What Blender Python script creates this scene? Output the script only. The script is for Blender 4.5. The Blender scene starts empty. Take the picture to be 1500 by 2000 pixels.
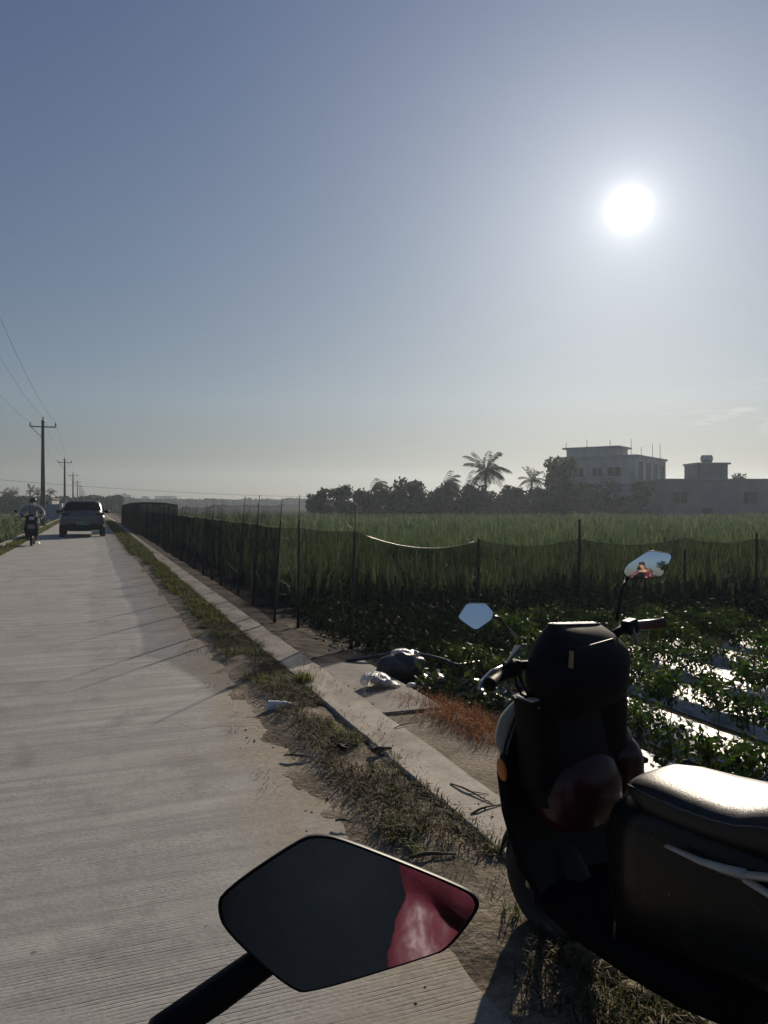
import bpy, bmesh, math, random
import numpy as np
from mathutils import Vector, Matrix, Euler, noise as mnoise
R = math.radians
random.seed(7); RNG = np.random.default_rng(7)
S = bpy.context.scene
COL = S.collection

# ------------------------------------------------------------------ frame of reference
# world: +Y runs along the road, +X to the right of it; camera at (0,0,H), turned to the right of the road
H = 1.4; YAW = math.atan(570/1500.0)
CY, SY = math.cos(YAW), math.sin(YAW)
def W(xc, yc, z=0.0):                     # metres right of / ahead of the camera -> world
    return Vector((xc*CY + yc*SY, -xc*SY + yc*CY, z))
def at(px, py, yc):                       # a point seen at px,py at a depth yc
    return W((px-750)/1500*yc, yc, H-(py-985)/1500*yc)
def on(px, py, z=0.0):                    # a point of the level z seen at px,py
    yc = 1500*(H-z)/(py-985)
    return W((px-750)/1500*yc, yc, z)

# ------------------------------------------------------------------ objects
def tag(o, label=None, cat=None, group=None, kind=None):
    if label: o['label'] = label
    if cat: o['category'] = cat
    if group: o['group'] = group
    if kind: o['kind'] = kind
    return o
def empty(name, loc=(0,0,0), rot=(0,0,0), label=None, cat=None, group=None):
    o = bpy.data.objects.new(name, None); COL.objects.link(o)
    o.location = loc; o.rotation_euler = rot; o.empty_display_size = .1
    return tag(o, label, cat, group)
def link(name, me, mat, parent=None, smooth=True):
    o = bpy.data.objects.new(name, me); COL.objects.link(o)
    if mat is not None:
        for m in (mat if isinstance(mat, (list, tuple)) else [mat]): me.materials.append(m)
    if smooth: me.polygons.foreach_set('use_smooth', [True]*len(me.polygons))
    if parent is not None: o.parent = parent
    return o
def copy_tree(o, parent=None):
    c = o.copy(); COL.objects.link(c)
    if parent is not None: c.parent = parent
    for ch in list(o.children): copy_tree(ch, c)
    return c

class MB:
    def __init__(s): s.v = []; s.f = []; s.mi = []; s.cur = 0
    def add(s, vs, fs):
        b = len(s.v); s.v += [tuple(p) for p in vs]
        s.f += [tuple(i+b for i in f) for f in fs]; s.mi += [s.cur]*len(fs); return s
    def box(s, c, d, rot=None, taper=1.0):
        x, y, z = d[0]/2, d[1]/2, d[2]/2
        vs = [Vector((sx*x*(taper if sz > 0 else 1), sy*y*(taper if sz > 0 else 1), sz*z)) for sz in (-1,1) for sy in (-1,1) for sx in (-1,1)]
        if rot is not None:
            m = rot if isinstance(rot, Matrix) else Euler(rot).to_matrix(); vs = [m @ p for p in vs]
        vs = [p+Vector(c) for p in vs]
        return s.add(vs, [(0,2,3,1),(4,5,7,6),(0,1,5,4),(2,6,7,3),(0,4,6,2),(1,3,7,5)])
    def tube(s, path, r, n=8, cap=True):
        path = [Vector(p) for p in path]; k = len(path)
        rs = r if isinstance(r, (list, tuple)) else [r]*k
        vs = []; ref = None
        for i, p in enumerate(path):
            t = (path[min(i+1, k-1)]-path[max(i-1, 0)]).normalized()
            if ref is None: ref = t.orthogonal().normalized()
            ref = (ref - t*ref.dot(t)).normalized(); b = t.cross(ref)
            for j in range(n):
                a = 2*math.pi*j/n; vs.append(p + (ref*math.cos(a)+b*math.sin(a))*rs[i])
        fs = [(i*n+j, i*n+(j+1)%n, (i+1)*n+(j+1)%n, (i+1)*n+j) for i in range(k-1) for j in range(n)]
        if cap: fs += [tuple(range(n-1, -1, -1)), tuple((k-1)*n+j for j in range(n))]
        return s.add(vs, fs)
    def loft(s, rings, cap=True):
        n = len(rings[0]); vs = [p for r in rings for p in r]; k = len(rings)
        fs = [(i*n+j, i*n+(j+1)%n, (i+1)*n+(j+1)%n, (i+1)*n+j) for i in range(k-1) for j in range(n)]
        if cap: fs += [tuple(range(n-1, -1, -1)), tuple((k-1)*n+j for j in range(n))]
        return s.add(vs, fs)
    def ell(s, c, rad, rot=None, nu=16, nv=10, p=1.0, dent=0.0):
        m = Euler(rot).to_matrix() if rot is not None else Matrix.Identity(3)
        rings = []
        def sp(v): return math.copysign(abs(v)**p, v)
        for i in range(nv+1):
            a = math.pi*i/nv*0.998+0.001
            ring = []
            for j in range(nu):
                b = 2*math.pi*j/nu
                q = Vector((sp(math.sin(a))*sp(math.cos(b))*rad[0], sp(math.sin(a))*sp(math.sin(b))*rad[1], sp(math.cos(a))*rad[2]))
                if dent: q *= 1+dent*mnoise.noise(q*11+Vector(c))
                ring.append(m @ q + Vector(c))
            rings.append(ring)
        return s.loft(rings)
    def build(s, name, mat, parent=None, smooth=True, bevel=0, sub=0, auto=None):
        me = bpy.data.meshes.new(name); me.from_pydata(s.v, [], s.f)
        if any(s.mi): me.polygons.foreach_set('material_index', s.mi)
        me.update(); bm = bmesh.new(); bm.from_mesh(me); bmesh.ops.recalc_face_normals(bm, faces=bm.faces); bm.to_mesh(me); bm.free()
        o = link(name, me, mat, parent, smooth)
        if bevel:
            b = o.modifiers.new('b', 'BEVEL'); b.width = bevel; b.segments = 2; b.limit_method = 'ANGLE'; b.angle_limit = R(35)
        if sub:
            b = o.modifiers.new('s', 'SUBSURF'); b.levels = sub; b.render_levels = sub
        if smooth and auto is not None:
            me.set_sharp_from_angle(angle=R(auto))
        return o
def se(y, cx, cz, hx, hz, n=20, p=.75):      # rounded ring across the Y axis
    out = []
    for j in range(n):
        a = 2*math.pi*j/n; c, q = math.cos(a), math.sin(a)
        out.append(Vector((cx+math.copysign(abs(c)**p, c)*hx, y, cz+math.copysign(abs(q)**p, q)*hz)))
    return out
def hz(z, cx, cy, hx, hy, n=20, p=.75, rot=0):  # rounded level ring
    out = []
    for j in range(n):
        a = 2*math.pi*j/n; c, q = math.cos(a), math.sin(a)
        x, y = math.copysign(abs(c)**p, c)*hx, math.copysign(abs(q)**p, q)*hy
        out.append(Vector((cx+x*math.cos(rot)-y*math.sin(rot), cy+x*math.sin(rot)+y*math.cos(rot), z)))
    return out
def quads(name, V, mat, parent=None, smooth=False, nq=1, stride=4, faces=None):
    """V: (n, stride, 3) array; faces: list of index quads within one item"""
    V = np.asarray(V, dtype=np.float32); n = V.shape[0]
    faces = np.array(faces if faces is not None else [[0,1,2,3]], dtype=np.int32)
    F = (faces[None]+(np.arange(n)*V.shape[1])[:, None, None]).reshape(-1, 4)
    me = bpy.data.meshes.new(name)
    me.vertices.add(n*V.shape[1]); me.vertices.foreach_set('co', V.ravel())
    me.loops.add(F.size); me.loops.foreach_set('vertex_index', F.ravel().astype(np.int32))
    me.polygons.add(len(F)); me.polygons.foreach_set('loop_start', np.arange(0, F.size, 4, dtype=np.int32))
    me.update(calc_edges=True); me.validate()
    return link(name, me, mat, parent, smooth)
def blades(P, h, w, az, lean, curl=.6):
    """n curved grass blades: base points P (n,3), heights, widths, azimuth of lean, lean as share of height"""
    n = len(P); d = np.stack([np.cos(az), np.sin(az), np.zeros(n)], 1); s = np.stack([-np.sin(az), np.cos(az), np.zeros(n)], 1)
    up = np.array([0,0,1.0])[None]
    lean = np.asarray(lean)*np.ones(n); zs = np.sqrt(np.clip(1-np.minimum(lean, .97)**2, .03, 1))
    m = P + d*(lean*h*.38)[:, None] + up*(h*.58*np.sqrt(zs))[:, None]
    t = P + d*(lean*h)[:, None] + up*(h*zs*(1-.25*curl*lean))[:, None]
    w = np.asarray(w)*np.ones(n)
    hw = s*(w*.5)[:, None]
    return np.stack([P-hw, P+hw, m-hw*.85, m+hw*.85, t-hw*.12, t+hw*.12], 1)
BF = [[0,1,3,2],[2,3,5,4]]
def leaf_quads(P, size, aspect=.5, flat=0.0, rng=RNG, droop=None):
    n = len(P)
    a = rng.normal(size=(n,3)); a[:,2] *= (1-flat)
    if droop is not None: a[:,2] -= droop
    a /= np.linalg.norm(a, axis=1, keepdims=True)+1e-9
    b = rng.normal(size=(n,3)); b[:,2] *= (1-flat); b -= a*(a*b).sum(1, keepdims=True); b /= np.linalg.norm(b, axis=1, keepdims=True)+1e-9
    L = (size*(0.7+.6*rng.random(n)))[:, None]; w = L*aspect
    return np.stack([P, P+a*L*.5+b*w*.5, P+a*L, P+a*L*.5-b*w*.5], 1)

# ------------------------------------------------------------------ materials
def newmat(name):
    m = bpy.data.materials.new(name); m.use_nodes = True; nt = m.node_tree; nt.nodes.clear()
    out = nt.nodes.new('ShaderNodeOutputMaterial'); return m, nt, out
class N:
    def __init__(s, nt): s.nt = nt
    def __call__(s, t, **kw):
        n = s.nt.nodes.new(t)
        for k, v in kw.items():
            if k.startswith('i_'):
                key = k[2:].replace('_', ' ')
                n.inputs[key].default_value = v
            else: setattr(n, k, v)
        return n
    def l(s, a, b): s.nt.links.new(a, b)
    def ramp(s, fac, stops):
        r = s('ShaderNodeValToRGB'); e = r.color_ramp.elements
        while len(e) < len(stops): e.new(.5)
        for el, (p, c) in zip(e, stops):
            el.position = p; el.color = (*c, 1) if len(c) == 3 else c
        s.l(fac, r.inputs[0]); return r.outputs[0]
    def noise(s, vec, scale, detail=4, rough=.55, dist=0):
        n = s('ShaderNodeTexNoise'); n.inputs['Scale'].default_value = scale; n.inputs['Detail'].default_value = detail
        n.inputs['Roughness'].default_value = rough; n.inputs['Distortion'].default_value = dist
        if vec is not None: s.l(vec, n.inputs['Vector'])
        return n.outputs[0]
    def mix(s, fac, a, b, mode='MIX'):
        n = s('ShaderNodeMix', data_type='RGBA', blend_type=mode)
        for sock, val in ((n.inputs[0], fac), (n.inputs[6], a), (n.inputs[7], b)):
            if isinstance(val, (int, float)): sock.default_value = val
            elif isinstance(val, (tuple, list)): sock.default_value = (*val, 1) if len(val) == 3 else val
            else: s.l(val, sock)
        return n.outputs[2]
    def math(s, op, a, b=None, c=None, clamp=False):
        n = s('ShaderNodeMath', operation=op, use_clamp=clamp)
        for i, val in enumerate((a, b, c)):
            if val is None: continue
            if isinstance(val, (int, float)): n.inputs[i].default_value = val
            else: s.l(val, n.inputs[i])
        return n.outputs[0]
    def mapping(s, vec, scale=(1,1,1), rot=(0,0,0), loc=(0,0,0)):
        n = s('ShaderNodeMapping'); n.inputs['Scale'].default_value = scale; n.inputs['Rotation'].default_value = rot; n.inputs['Location'].default_value = loc
        s.l(vec, n.inputs[0]); return n.outputs[0]
    def bump(s, h, strength=.3, dist=.01, normal=None):
        n = s('ShaderNodeBump'); n.inputs['Strength'].default_value = strength; n.inputs['Distance'].default_value = dist
        s.l(h, n.inputs['Height'])
        if normal is not None: s.l(normal, n.inputs['Normal'])
        return n.outputs[0]
def surf(name, col, rough=.6, metal=0, spec=.5, var=.15, scale=8, bump=0, bscale=40, coat=0, col2=None, rvar=0.1):
    """a plain surface with dirt / tone variation"""
    m, nt, out = newmat(name); n = N(nt)
    tc = n('ShaderNodeTexCoord').outputs['Object']
    f = n.noise(tc, scale, 5)
    c2 = col2 if col2 is not None else tuple(max(0, c*(1-2*var)) for c in col)
    c = n.ramp(f, [(.3, c2), (.68, col)])
    p = n('ShaderNodeBsdfPrincipled'); n.l(c, p.inputs['Base Color'])
    p.inputs['Metallic'].default_value = metal; p.inputs['Specular IOR Level'].default_value = spec
    r = n.math('MULTIPLY_ADD', n.noise(tc, scale*3, 3), rvar*2, rough-rvar, clamp=True); n.l(r, p.inputs['Roughness'])
    if coat: p.inputs['Coat Weight'].default_value = coat; p.inputs['Coat Roughness'].default_value = .08
    if bump: n.l(n.bump(n.noise(tc, bscale, 4), bump, .01), p.inputs['Normal'])
    n.l(p.outputs[0], out.inputs[0]); return m
def foliage(name, c1, c2, trans=.45, rough=.5, spec=.4, c3=None):
    m, nt, out = newmat(name); n = N(nt)
    g = n('ShaderNodeNewGeometry').outputs['Random Per Island']
    st = [(0, c1), (1, c2)] if c3 is None else [(0, c1), (.6, c2), (1, c3)]
    c = n.ramp(g, st)
    p = n('ShaderNodeBsdfPrincipled'); n.l(c, p.inputs['Base Color']); p.inputs['Roughness'].default_value = rough
    p.inputs['Specular IOR Level'].default_value = spec
    t = n('ShaderNodeBsdfTranslucent'); n.l(n.mix(.5, c, n.mix(1.0, c, (1.6,1.5,.5), 'MULTIPLY')), t.inputs[0])
    mx = n('ShaderNodeMixShader'); mx.inputs[0].default_value = trans
    n.l(p.outputs[0], mx.inputs[1]); n.l(t.outputs[0], mx.inputs[2]); n.l(mx.outputs[0], out.inputs[0]); return m
def netting(name, col, T, fold=.25):
    """woven net: the fraction of light let through falls the flatter it is looked through"""
    m, nt, out = newmat(name); n = N(nt)
    g = n('ShaderNodeNewGeometry'); tc = n('ShaderNodeTexCoord').outputs['Object']
    d = n('ShaderNodeVectorMath', operation='DOT_PRODUCT'); n.l(g.outputs['Incoming'], d.inputs[0]); n.l(g.outputs['True Normal'], d.inputs[1])
    c = n.math('MAXIMUM', n.math('ABSOLUTE', d.outputs['Value']), .07)
    fo = n.noise(n.mapping(tc, (1.2,1.2,.25)), 3.0, 4)
    base = n.math('MULTIPLY_ADD', n.math('SUBTRACT', fo, .5), -fold, T, clamp=True)
    tr = n.math('POWER', base, n.math('DIVIDE', 1.0, c), clamp=True)
    b = n('ShaderNodeBsdfDiffuse'); b.inputs[0].default_value = (*col, 1)
    t = n('ShaderNodeBsdfTransparent'); mx = n('ShaderNodeMixShader')
    n.l(tr, mx.inputs[0]); n.l(b.outputs[0], mx.inputs[1]); n.l(t.outputs[0], mx.inputs[2]); n.l(mx.outputs[0], out.inputs[0]); return m

M = {}
M['black_plastic'] = surf('black_plastic', (.005,.006,.008), .45, var=.1, spec=.16, scale=6)
M['matte_black'] = surf('matte_black', (.004,.004,.006), .6, scale=10, spec=.10)
M['gloss_black'] = surf('gloss_black', (.008,.009,.012), .16, coat=.5, scale=5, rvar=.05)
M['seat_vinyl'] = surf('seat_vinyl', (.012,.012,.014), .43, spec=.36, scale=14, bump=.12, bscale=160, rvar=.06)
M['dark_red'] = surf('dark_red', (.04,.003,.006), .3, coat=.15, spec=.3, scale=5, rvar=.05)
M['grey_plastic'] = surf('grey_plastic', (.2,.2,.19), .4, scale=6)
M['silver'] = surf('silver', (.62,.6,.56), .3, metal=1, scale=12)
M['chrome'] = surf('chrome', (.75,.75,.75), .12, metal=1, scale=12, rvar=.03)
M['tyre'] = surf('tyre', (.02,.02,.02), .8, scale=20)
M['amber'] = surf('amber', (.7,.2,.03), .2, scale=6)
M['red_lens'] = surf('red_lens', (.35,.01,.01), .18, scale=6)
M['clear_lens'] = surf('clear_lens', (.7,.72,.74), .1, scale=6)
def mirror_mat(name, tint):
    m, nt, out = newmat(name); n = N(nt)
    g = n('ShaderNodeBsdfGlossy'); g.inputs['Color'].default_value = (*tint, 1)
    tc = n('ShaderNodeTexCoord').outputs['Object']
    n.l(n.math('MULTIPLY_ADD', n.noise(tc, 30, 4), .03, .005), g.inputs['Roughness'])
    n.l(g.outputs[0], out.inputs[0]); return m
M['mirror'] = mirror_mat('mirror_glass', (.93,.94,.96))
M['dark_mirror'] = mirror_mat('tinted_mirror_glass', (.62,.66,.72))
# ------------------------------------------------------------------ camera, sun, sky
cam = bpy.data.cameras.new('camera'); camo = bpy.data.objects.new('camera', cam); COL.objects.link(camo)
camo.location = (0, 0, H); camo.rotation_euler = (R(90), 0, -YAW)
cam.sensor_fit = 'HORIZONTAL'; cam.sensor_width = 36; cam.lens = 36; cam.shift_y = -.01
cam.clip_start = .02; cam.clip_end = 8000; S.camera = camo
sd = W(478/1500, 1, 577/1500).normalized()              # towards the sun
SUN_EL = math.asin(sd.z); SUN_AZ = math.atan2(sd.x, sd.y)
sun = bpy.data.lights.new('sun', 'SUN'); sun.energy = 4.6; sun.angle = R(.75); sun.color = (1, .87, .70)
suno = bpy.data.objects.new('sun', sun); COL.objects.link(suno); suno.rotation_euler = sd.to_track_quat('Z', 'Y').to_euler()
world = bpy.data.worlds.new('World'); S.world = world; world.use_nodes = True
nt = world.node_tree; nt.nodes.clear(); n = N(nt)
sky = n('ShaderNodeTexSky', sky_type='NISHITA', sun_disc=False, sun_elevation=SUN_EL, sun_rotation=SUN_AZ, altitude=0, air_density=1.0, dust_density=.6, ozone_density=2.2)
tc = n('ShaderNodeTexCoord').outputs['Generated']
dot = n('ShaderNodeVectorMath', operation='DOT_PRODUCT'); n.l(tc, dot.inputs[0]); dot.inputs[1].default_value = sd
ang = n.math('ARCCOSINE', n.math('MINIMUM', dot.outputs['Value'], 1.0))           # radians from the sun
gam = n('ShaderNodeGamma'); gam.inputs[1].default_value = SKY_G = .55
n.l(sky.outputs[0], gam.inputs[0])
sep = n('ShaderNodeSeparateXYZ'); n.l(tc, sep.inputs[0])
warm = n.ramp(n.math('ABSOLUTE', sep.outputs[2]), [(0, (.41,.41,.39)), (.05, (.46,.475,.465)), (.13, (.66,.74,.82)), (.30, (.57,.69,.86)), (.6, (.42,.56,.86))])
skyc = n.mix(1.0, gam.outputs[0], warm, 'MULTIPLY')
# thin bright cloud streaks low on the right
cn = n.noise(n.mapping(tc, (7, 7, 46)), 2.2, 5, .6)
azd = n('ShaderNodeVectorMath', operation='DOT_PRODUCT'); n.l(tc, azd.inputs[0]); azd.inputs[1].default_value = W(730/1500, 1, .115).normalized()
cm = n.ramp(n.math('ARCCOSINE', n.math('MINIMUM', azd.outputs['Value'], 1.0)), [(0, (1,1,1)), (.05, (.8,.8,.8)), (.13, (0,0,0))])
ce = n.ramp(sep.outputs[2], [(.075, (0,0,0)), (.095, (1,1,1)), (.125, (1,1,1)), (.15, (0,0,0))])
cl = n.math('MULTIPLY', n.math('MULTIPLY', n.ramp(cn, [(.52, (0,0,0)), (.68, (1,1,1))]), cm), ce)
skyc = n.mix(n.math('MULTIPLY', cl, .35), skyc, (7.2, 6.6, 5.8))
# the blazing sun and the haze lit up round it
core = n.math('MULTIPLY', n.math('EXPONENT', n.math('MULTIPLY', n.math('POWER', n.math('DIVIDE', ang, R(.72)), 2.0), -1.0)), 50)
g1 = n.math('MULTIPLY', n.math('EXPONENT', n.math('MULTIPLY', ang, -1/R(2.2))), 3.0)
g2 = n.math('MULTIPLY', n.math('EXPONENT', n.math('MULTIPLY', ang, -1/R(11))), 2.7)
gl = n.math('ADD', n.math('ADD', core, g1), g2)
g3 = n.math('MULTIPLY', n.math('EXPONENT', n.math('MULTIPLY', n.math('POWER', n.math('DIVIDE', ang, R(1.7)), 2.0), -1.0)), 2.8)
gl = n.math('ADD', gl, g3)
glow = n.mix(1.0, (1.0,.97,.93), gl, 'MULTIPLY')
tot = n.mix(1.0, skyc, glow, 'ADD')
bg = n('ShaderNodeBackground'); n.l(tot, bg.inputs[0]); bg.inputs[1].default_value = .12
wo = n('ShaderNodeOutputWorld'); n.l(bg.outputs[0], wo.inputs[0])
S.view_settings.view_transform = 'Standard'; S.view_settings.look = 'None'; S.view_settings.exposure = 0; S.view_settings.gamma = 1
S.render.engine = 'CYCLES'; S.cycles.use_denoising = True; S.cycles.max_bounces = 8; S.cycles.transparent_max_bounces = 24
S.cycles.diffuse_bounces = 3; S.cycles.glossy_bounces = 4; S.cycles.transmission_bounces = 4; S.cycles.sample_clamp_indirect = 6
S.cycles.caustics_reflective = False; S.cycles.caustics_refractive = False

# ------------------------------------------------------------------ ground, road, kerbs
def m_ground():
    m, nt, out = newmat('field_soil'); n = N(nt); tc = n('ShaderNodeTexCoord').outputs['Object']
    a = n.noise(tc, .6, 6); b = n.noise(tc, 9, 5)
    c = n.mix(n.ramp(a, [(.4, (0,0,0)), (.6, (1,1,1))]), (.05,.045,.03), (.075,.085,.035))
    c = n.mix(.5, c, n.ramp(b, [(.3, (.03,.026,.02)), (.7, (.1,.09,.06))]))
    p = n('ShaderNodeBsdfPrincipled'); n.l(c, p.inputs[0]); p.inputs['Roughness'].default_value = 1; p.inputs['Specular IOR Level'].default_value = 0
    n.l(n.bump(b, .6, .03), p.inputs['Normal']); n.l(p.outputs[0], out.inputs[0]); return m
M['soil'] = m_ground()
def m_concrete(name, base, dark, groove=False, sandy=None):
    m, nt, out = newmat(name); n = N(nt); tc = n('ShaderNodeTexCoord').outputs['Object']
    big = n.noise(tc, .9, 6, .6); mid = n.noise(tc, 5, 6, .65); fine = n.noise(tc, 60, 4, .6)
    c = n.ramp(n.math('MULTIPLY_ADD', mid, .5, n.math('MULTIPLY', big, .5)), [(.33, dark), (.62, base)])
    sp = n.ramp(fine, [(.33, (.72,.72,.72)), (.5, (1,1,1)), (.66, (1.1,1.1,1.1))])
    c = n.mix(.8, c, sp, 'MULTIPLY')
    h = n.math('MULTIPLY_ADD', fine, .25, n.math('MULTIPLY', mid, .3))
    if groove:
        # drag marks across the lane left by the finishing broom, worn off in places
        wv = n.mapping(tc, (1.6, 1, 1), rot=(0, 0, .02))
        streak = n.noise(n.mapping(tc, (.55, 9, 1)), 1.3, 5, .6)
        c = n.mix(n.ramp(streak, [(.40, (.62,.62,.62)), (.56, (0,0,0))]), c, tuple(x*.62 for x in base))
        pale = n.noise(n.mapping(tc, (.5, 4, 1), loc=(3,1,0)), 1.1, 5, .6)
        c = n.mix(n.ramp(pale, [(.52, (0,0,0)), (.70, (.55,.55,.55))]), c, tuple(min(1, x*1.18) for x in base))
        w = n('ShaderNodeTexWave', wave_type='BANDS', bands_direction='Y', wave_profile='SIN')
        w.inputs['Scale'].default_value = 18; w.inputs['Distortion'].default_value = 1.6; w.inputs['Detail'].default_value = 3; w.inputs['Detail Scale'].default_value = 1.2
        n.l(n.mapping(tc, (.5, 1, 1)), w.inputs['Vector'])
        worn = n.ramp(n.noise(n.mapping(tc, (1,1.3,1), loc=(5,0,0)), .9, 5, .65), [(.47, (.05,.05,.05)), (.66, (1,1,1))])
        gm = n.math('MULTIPLY', n.math('MULTIPLY', n.ramp(w.outputs[1], [(.0, (1,1,1)), (.30, (0,0,0))]), worn), n.ramp(n.noise(n.mapping(tc, (3.2, 42, 1)), 1.0, 3), [(.40, (.1,.1,.1)), (.60, (1,1,1))]))
        c = n.mix(n.math('MULTIPLY', gm, .34), c, tuple(x*.45 for x in dark))
        h = n.math('MULTIPLY_ADD', gm, -.6, h)
    blot = n.noise(n.mapping(tc, (1, .6, 1), loc=(2,7,0)), 2.6, 9, .72)
    c = n.mix(n.ramp(blot, [(.30 if groove else .38, (.75,.75,.75)), (.47 if groove else .56, (0,0,0))]), c, tuple(x*(.62 if groove else .5) for x in dark))
    pit = n.noise(tc, 21, 3, .5); c = n.mix(n.ramp(pit, [(.24, (.7,.7,.7)), (.30, (0,0,0))]), c, tuple(x*.3 for x in dark))
    dv = n('ShaderNodeVectorMath', operation='ADD'); n.l(tc, dv.inputs[0])
    dn = n('ShaderNodeTexNoise'); dn.inputs['Scale'].default_value = 3.0; dn.inputs['Detail'].default_value = 5; n.l(tc, dn.inputs['Vector'])
    dsc = n('ShaderNodeVectorMath', operation='SCALE'); n.l(dn.outputs[1], dsc.inputs[0]); dsc.inputs['Scale'].default_value = .5; n.l(dsc.outputs[0], dv.inputs[1])
    vo = n('ShaderNodeTexVoronoi', feature='DISTANCE_TO_EDGE'); vo.inputs['Scale'].default_value = .55 if groove else .8; n.l(dv.outputs[0], vo.inputs['Vector'])
    cr = n.math('MULTIPLY', n.ramp(vo.outputs[0], [(.0, (1,1,1)), (.0045, (0,0,0))]), n.ramp(n.noise(tc, 1.1, 2), [(.46, (0,0,0)), (.52, (1,1,1))]))
    if groove:
        cx = n('ShaderNodeSeparateXYZ'); n.l(tc, cx.inputs[0]); cr = n.math('MULTIPLY', cr, n.ramp(cx.outputs[0], [(.45, (0,0,0)), (.7, (1,1,1))]))
    c = n.mix(n.math('MULTIPLY', cr, .75), c, tuple(x*.2 for x in dark)); h = n.math('MULTIPLY_ADD', cr, -.8, h)
    if sandy is not None:
        sx = n('ShaderNodeSeparateXYZ'); n.l(tc, sx.inputs[0])
        e = n.math('ADD', sx.outputs[0], n.math('MULTIPLY', n.math('SUBTRACT', n.noise(n.mapping(tc, (1,.55,1)), 2.3, 6, .6), .5), 1.5))
        c = n.mix(n.ramp(e, [(sandy[0], (0,0,0)), (sandy[1], (.85,.85,.85))]), c, n.ramp(n.noise(tc, 30, 5), [(.3, (.2,.16,.11)), (.7, (.36,.29,.2))]))
    p = n('ShaderNodeBsdfPrincipled'); n.l(c, p.inputs[0]); p.inputs['Roughness'].default_value = .82; p.inputs['Specular IOR Level'].default_value = .28
    n.l(n.bump(h, .5, .012), p.inputs['Normal']); n.l(p.outputs[0], out.inputs[0]); return m
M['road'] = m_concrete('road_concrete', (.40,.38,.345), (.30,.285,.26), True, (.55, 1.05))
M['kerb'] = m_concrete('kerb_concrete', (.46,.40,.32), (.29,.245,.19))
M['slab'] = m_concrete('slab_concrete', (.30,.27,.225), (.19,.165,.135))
def m_dirt(name, a, b, c3):
    m, nt, out = newmat(name); n = N(nt); tc = n('ShaderNodeTexCoord').outputs['Object']
    f = n.noise(tc, 3.2, 7, .65); g = n.noise(tc, 38, 5, .6)
    c = n.ramp(f, [(.36, a), (.5, b), (.64, c3)]); c = n.mix(.75, c, n.ramp(g, [(.3, (.45,.42,.4)), (.55, (1,1,1)), (.75, (1.25,1.2,1.1))]), 'MULTIPLY')
    p = n('ShaderNodeBsdfPrincipled'); n.l(c, p.inputs[0]); p.inputs['Roughness'].default_value = .95; p.inputs['Specular IOR Level'].default_value = .12
    n.l(n.bump(n.math('ADD', f, g), .7, .02), p.inputs['Normal']); n.l(p.outputs[0], out.inputs[0]); return m
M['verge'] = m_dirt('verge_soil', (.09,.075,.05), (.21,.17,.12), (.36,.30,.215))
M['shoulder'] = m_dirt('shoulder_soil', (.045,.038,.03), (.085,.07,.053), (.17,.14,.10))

def sheet(name, x0, x1, ys, nx, mat, zf, kind='structure'):
    """a strip of ground between x0 and x1 with its surface given by zf(x, y)"""
    xs = np.linspace(x0, x1, nx); vs = []; fs = []
    for y in ys:
        for x in xs: vs.append((x, y, zf(x, y)))
    for i in range(len(ys)-1):
        for j in range(nx-1):
            a = i*nx+j; fs.append((a, a+1, a+nx+1, a+nx))
    me = bpy.data.meshes.new(name); me.from_pydata(vs, [], fs); me.update()
    return tag(link(name, me, mat), kind=kind)
def nz(x, y, s, seed=0): return mnoise.noise((x*s+seed*17.3, y*s, seed*3.1))
YS = list(np.arange(-3, 10, .05))+list(np.arange(10, 40, .4))+list(np.arange(40, 420, 8))
big = MB().add([(-4000,-2500,-.32),(4000,-2500,-.32),(4000,6000,-.32),(-4000,6000,-.32)], [(0,1,2,3)]).build('ground', M['soil'], smooth=False); tag(big, kind='structure')
rd = MB(); ry = [-6]+list(np.arange(0, 12, .08))+list(np.arange(12, 60, 1.0))+[80,120,200,420]
rings = []
for y in ry:
    e = 1.03+.06*nz(0, y, .8, 1)+(.035*nz(0, y, 3.1, 61)+.02*nz(0, y, 9, 62) if y < 14 else 0); l = -2.34+.03*nz(0, y, .5, 2)
    rings.append([Vector((l,y,-.3)), Vector((e,y,-.3)), Vector((e,y,-.004)), Vector((l,y,-.004))])
rd.loft(rings); tag(rd.build('road', M['road'], smooth=False), kind='structure')
def zv(x, y):
    mid = 1-abs((x-1.27)/.26)**2
    return -.010+.03*max(0, mid)*(.6+nz(x, y, 2.2, 3))+.016*nz(x, y, 5, 4)+.008*nz(x, y, 21, 5) - max(0, .97-x)*.10
sheet('verge', .82, 1.56, YS, 18, M['verge'], zv)
def zl(x, y): return -.02+.03*nz(x, y, 2, 6)+.015*nz(x, y, 7, 7)
sheet('verge_left', -2.85, -2.28, list(np.arange(6, 60, .5))+list(np.arange(60, 400, 10)), 7, M['verge'], zl)
def kerb(name, x0, x1, top, ys, seed, w=.011):
    b = MB(); rings = []
    for y in ys:
        a, c = x0+w*nz(0, y, 1.7, seed)+w*.5*nz(0,y,8,seed), x1+w*nz(0, y, 1.7, seed+1)+w*.5*nz(0,y,8,seed+3); t = top+w*.6*nz(0, y, .8, seed+2); ch = .010
        rings.append([Vector(q) for q in ((a,y,-.45),(c,y,-.45),(c,y,t-ch),(c-ch,y,t),(a+ch,y,t),(a,y,t-ch))])
    b.loft(rings); return tag(b.build(name, M['kerb'], smooth=False), kind='structure')
kerb('kerb', 1.52, 1.815, .018, list(np.arange(-1, 14, .07))+list(np.arange(14, 90, 2.5))+[130, 400], 11)
kerb('kerb_left', -3.02, -2.8, .03, list(np.arange(8, 90, 2))+[130, 400], 15, .03)
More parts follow.
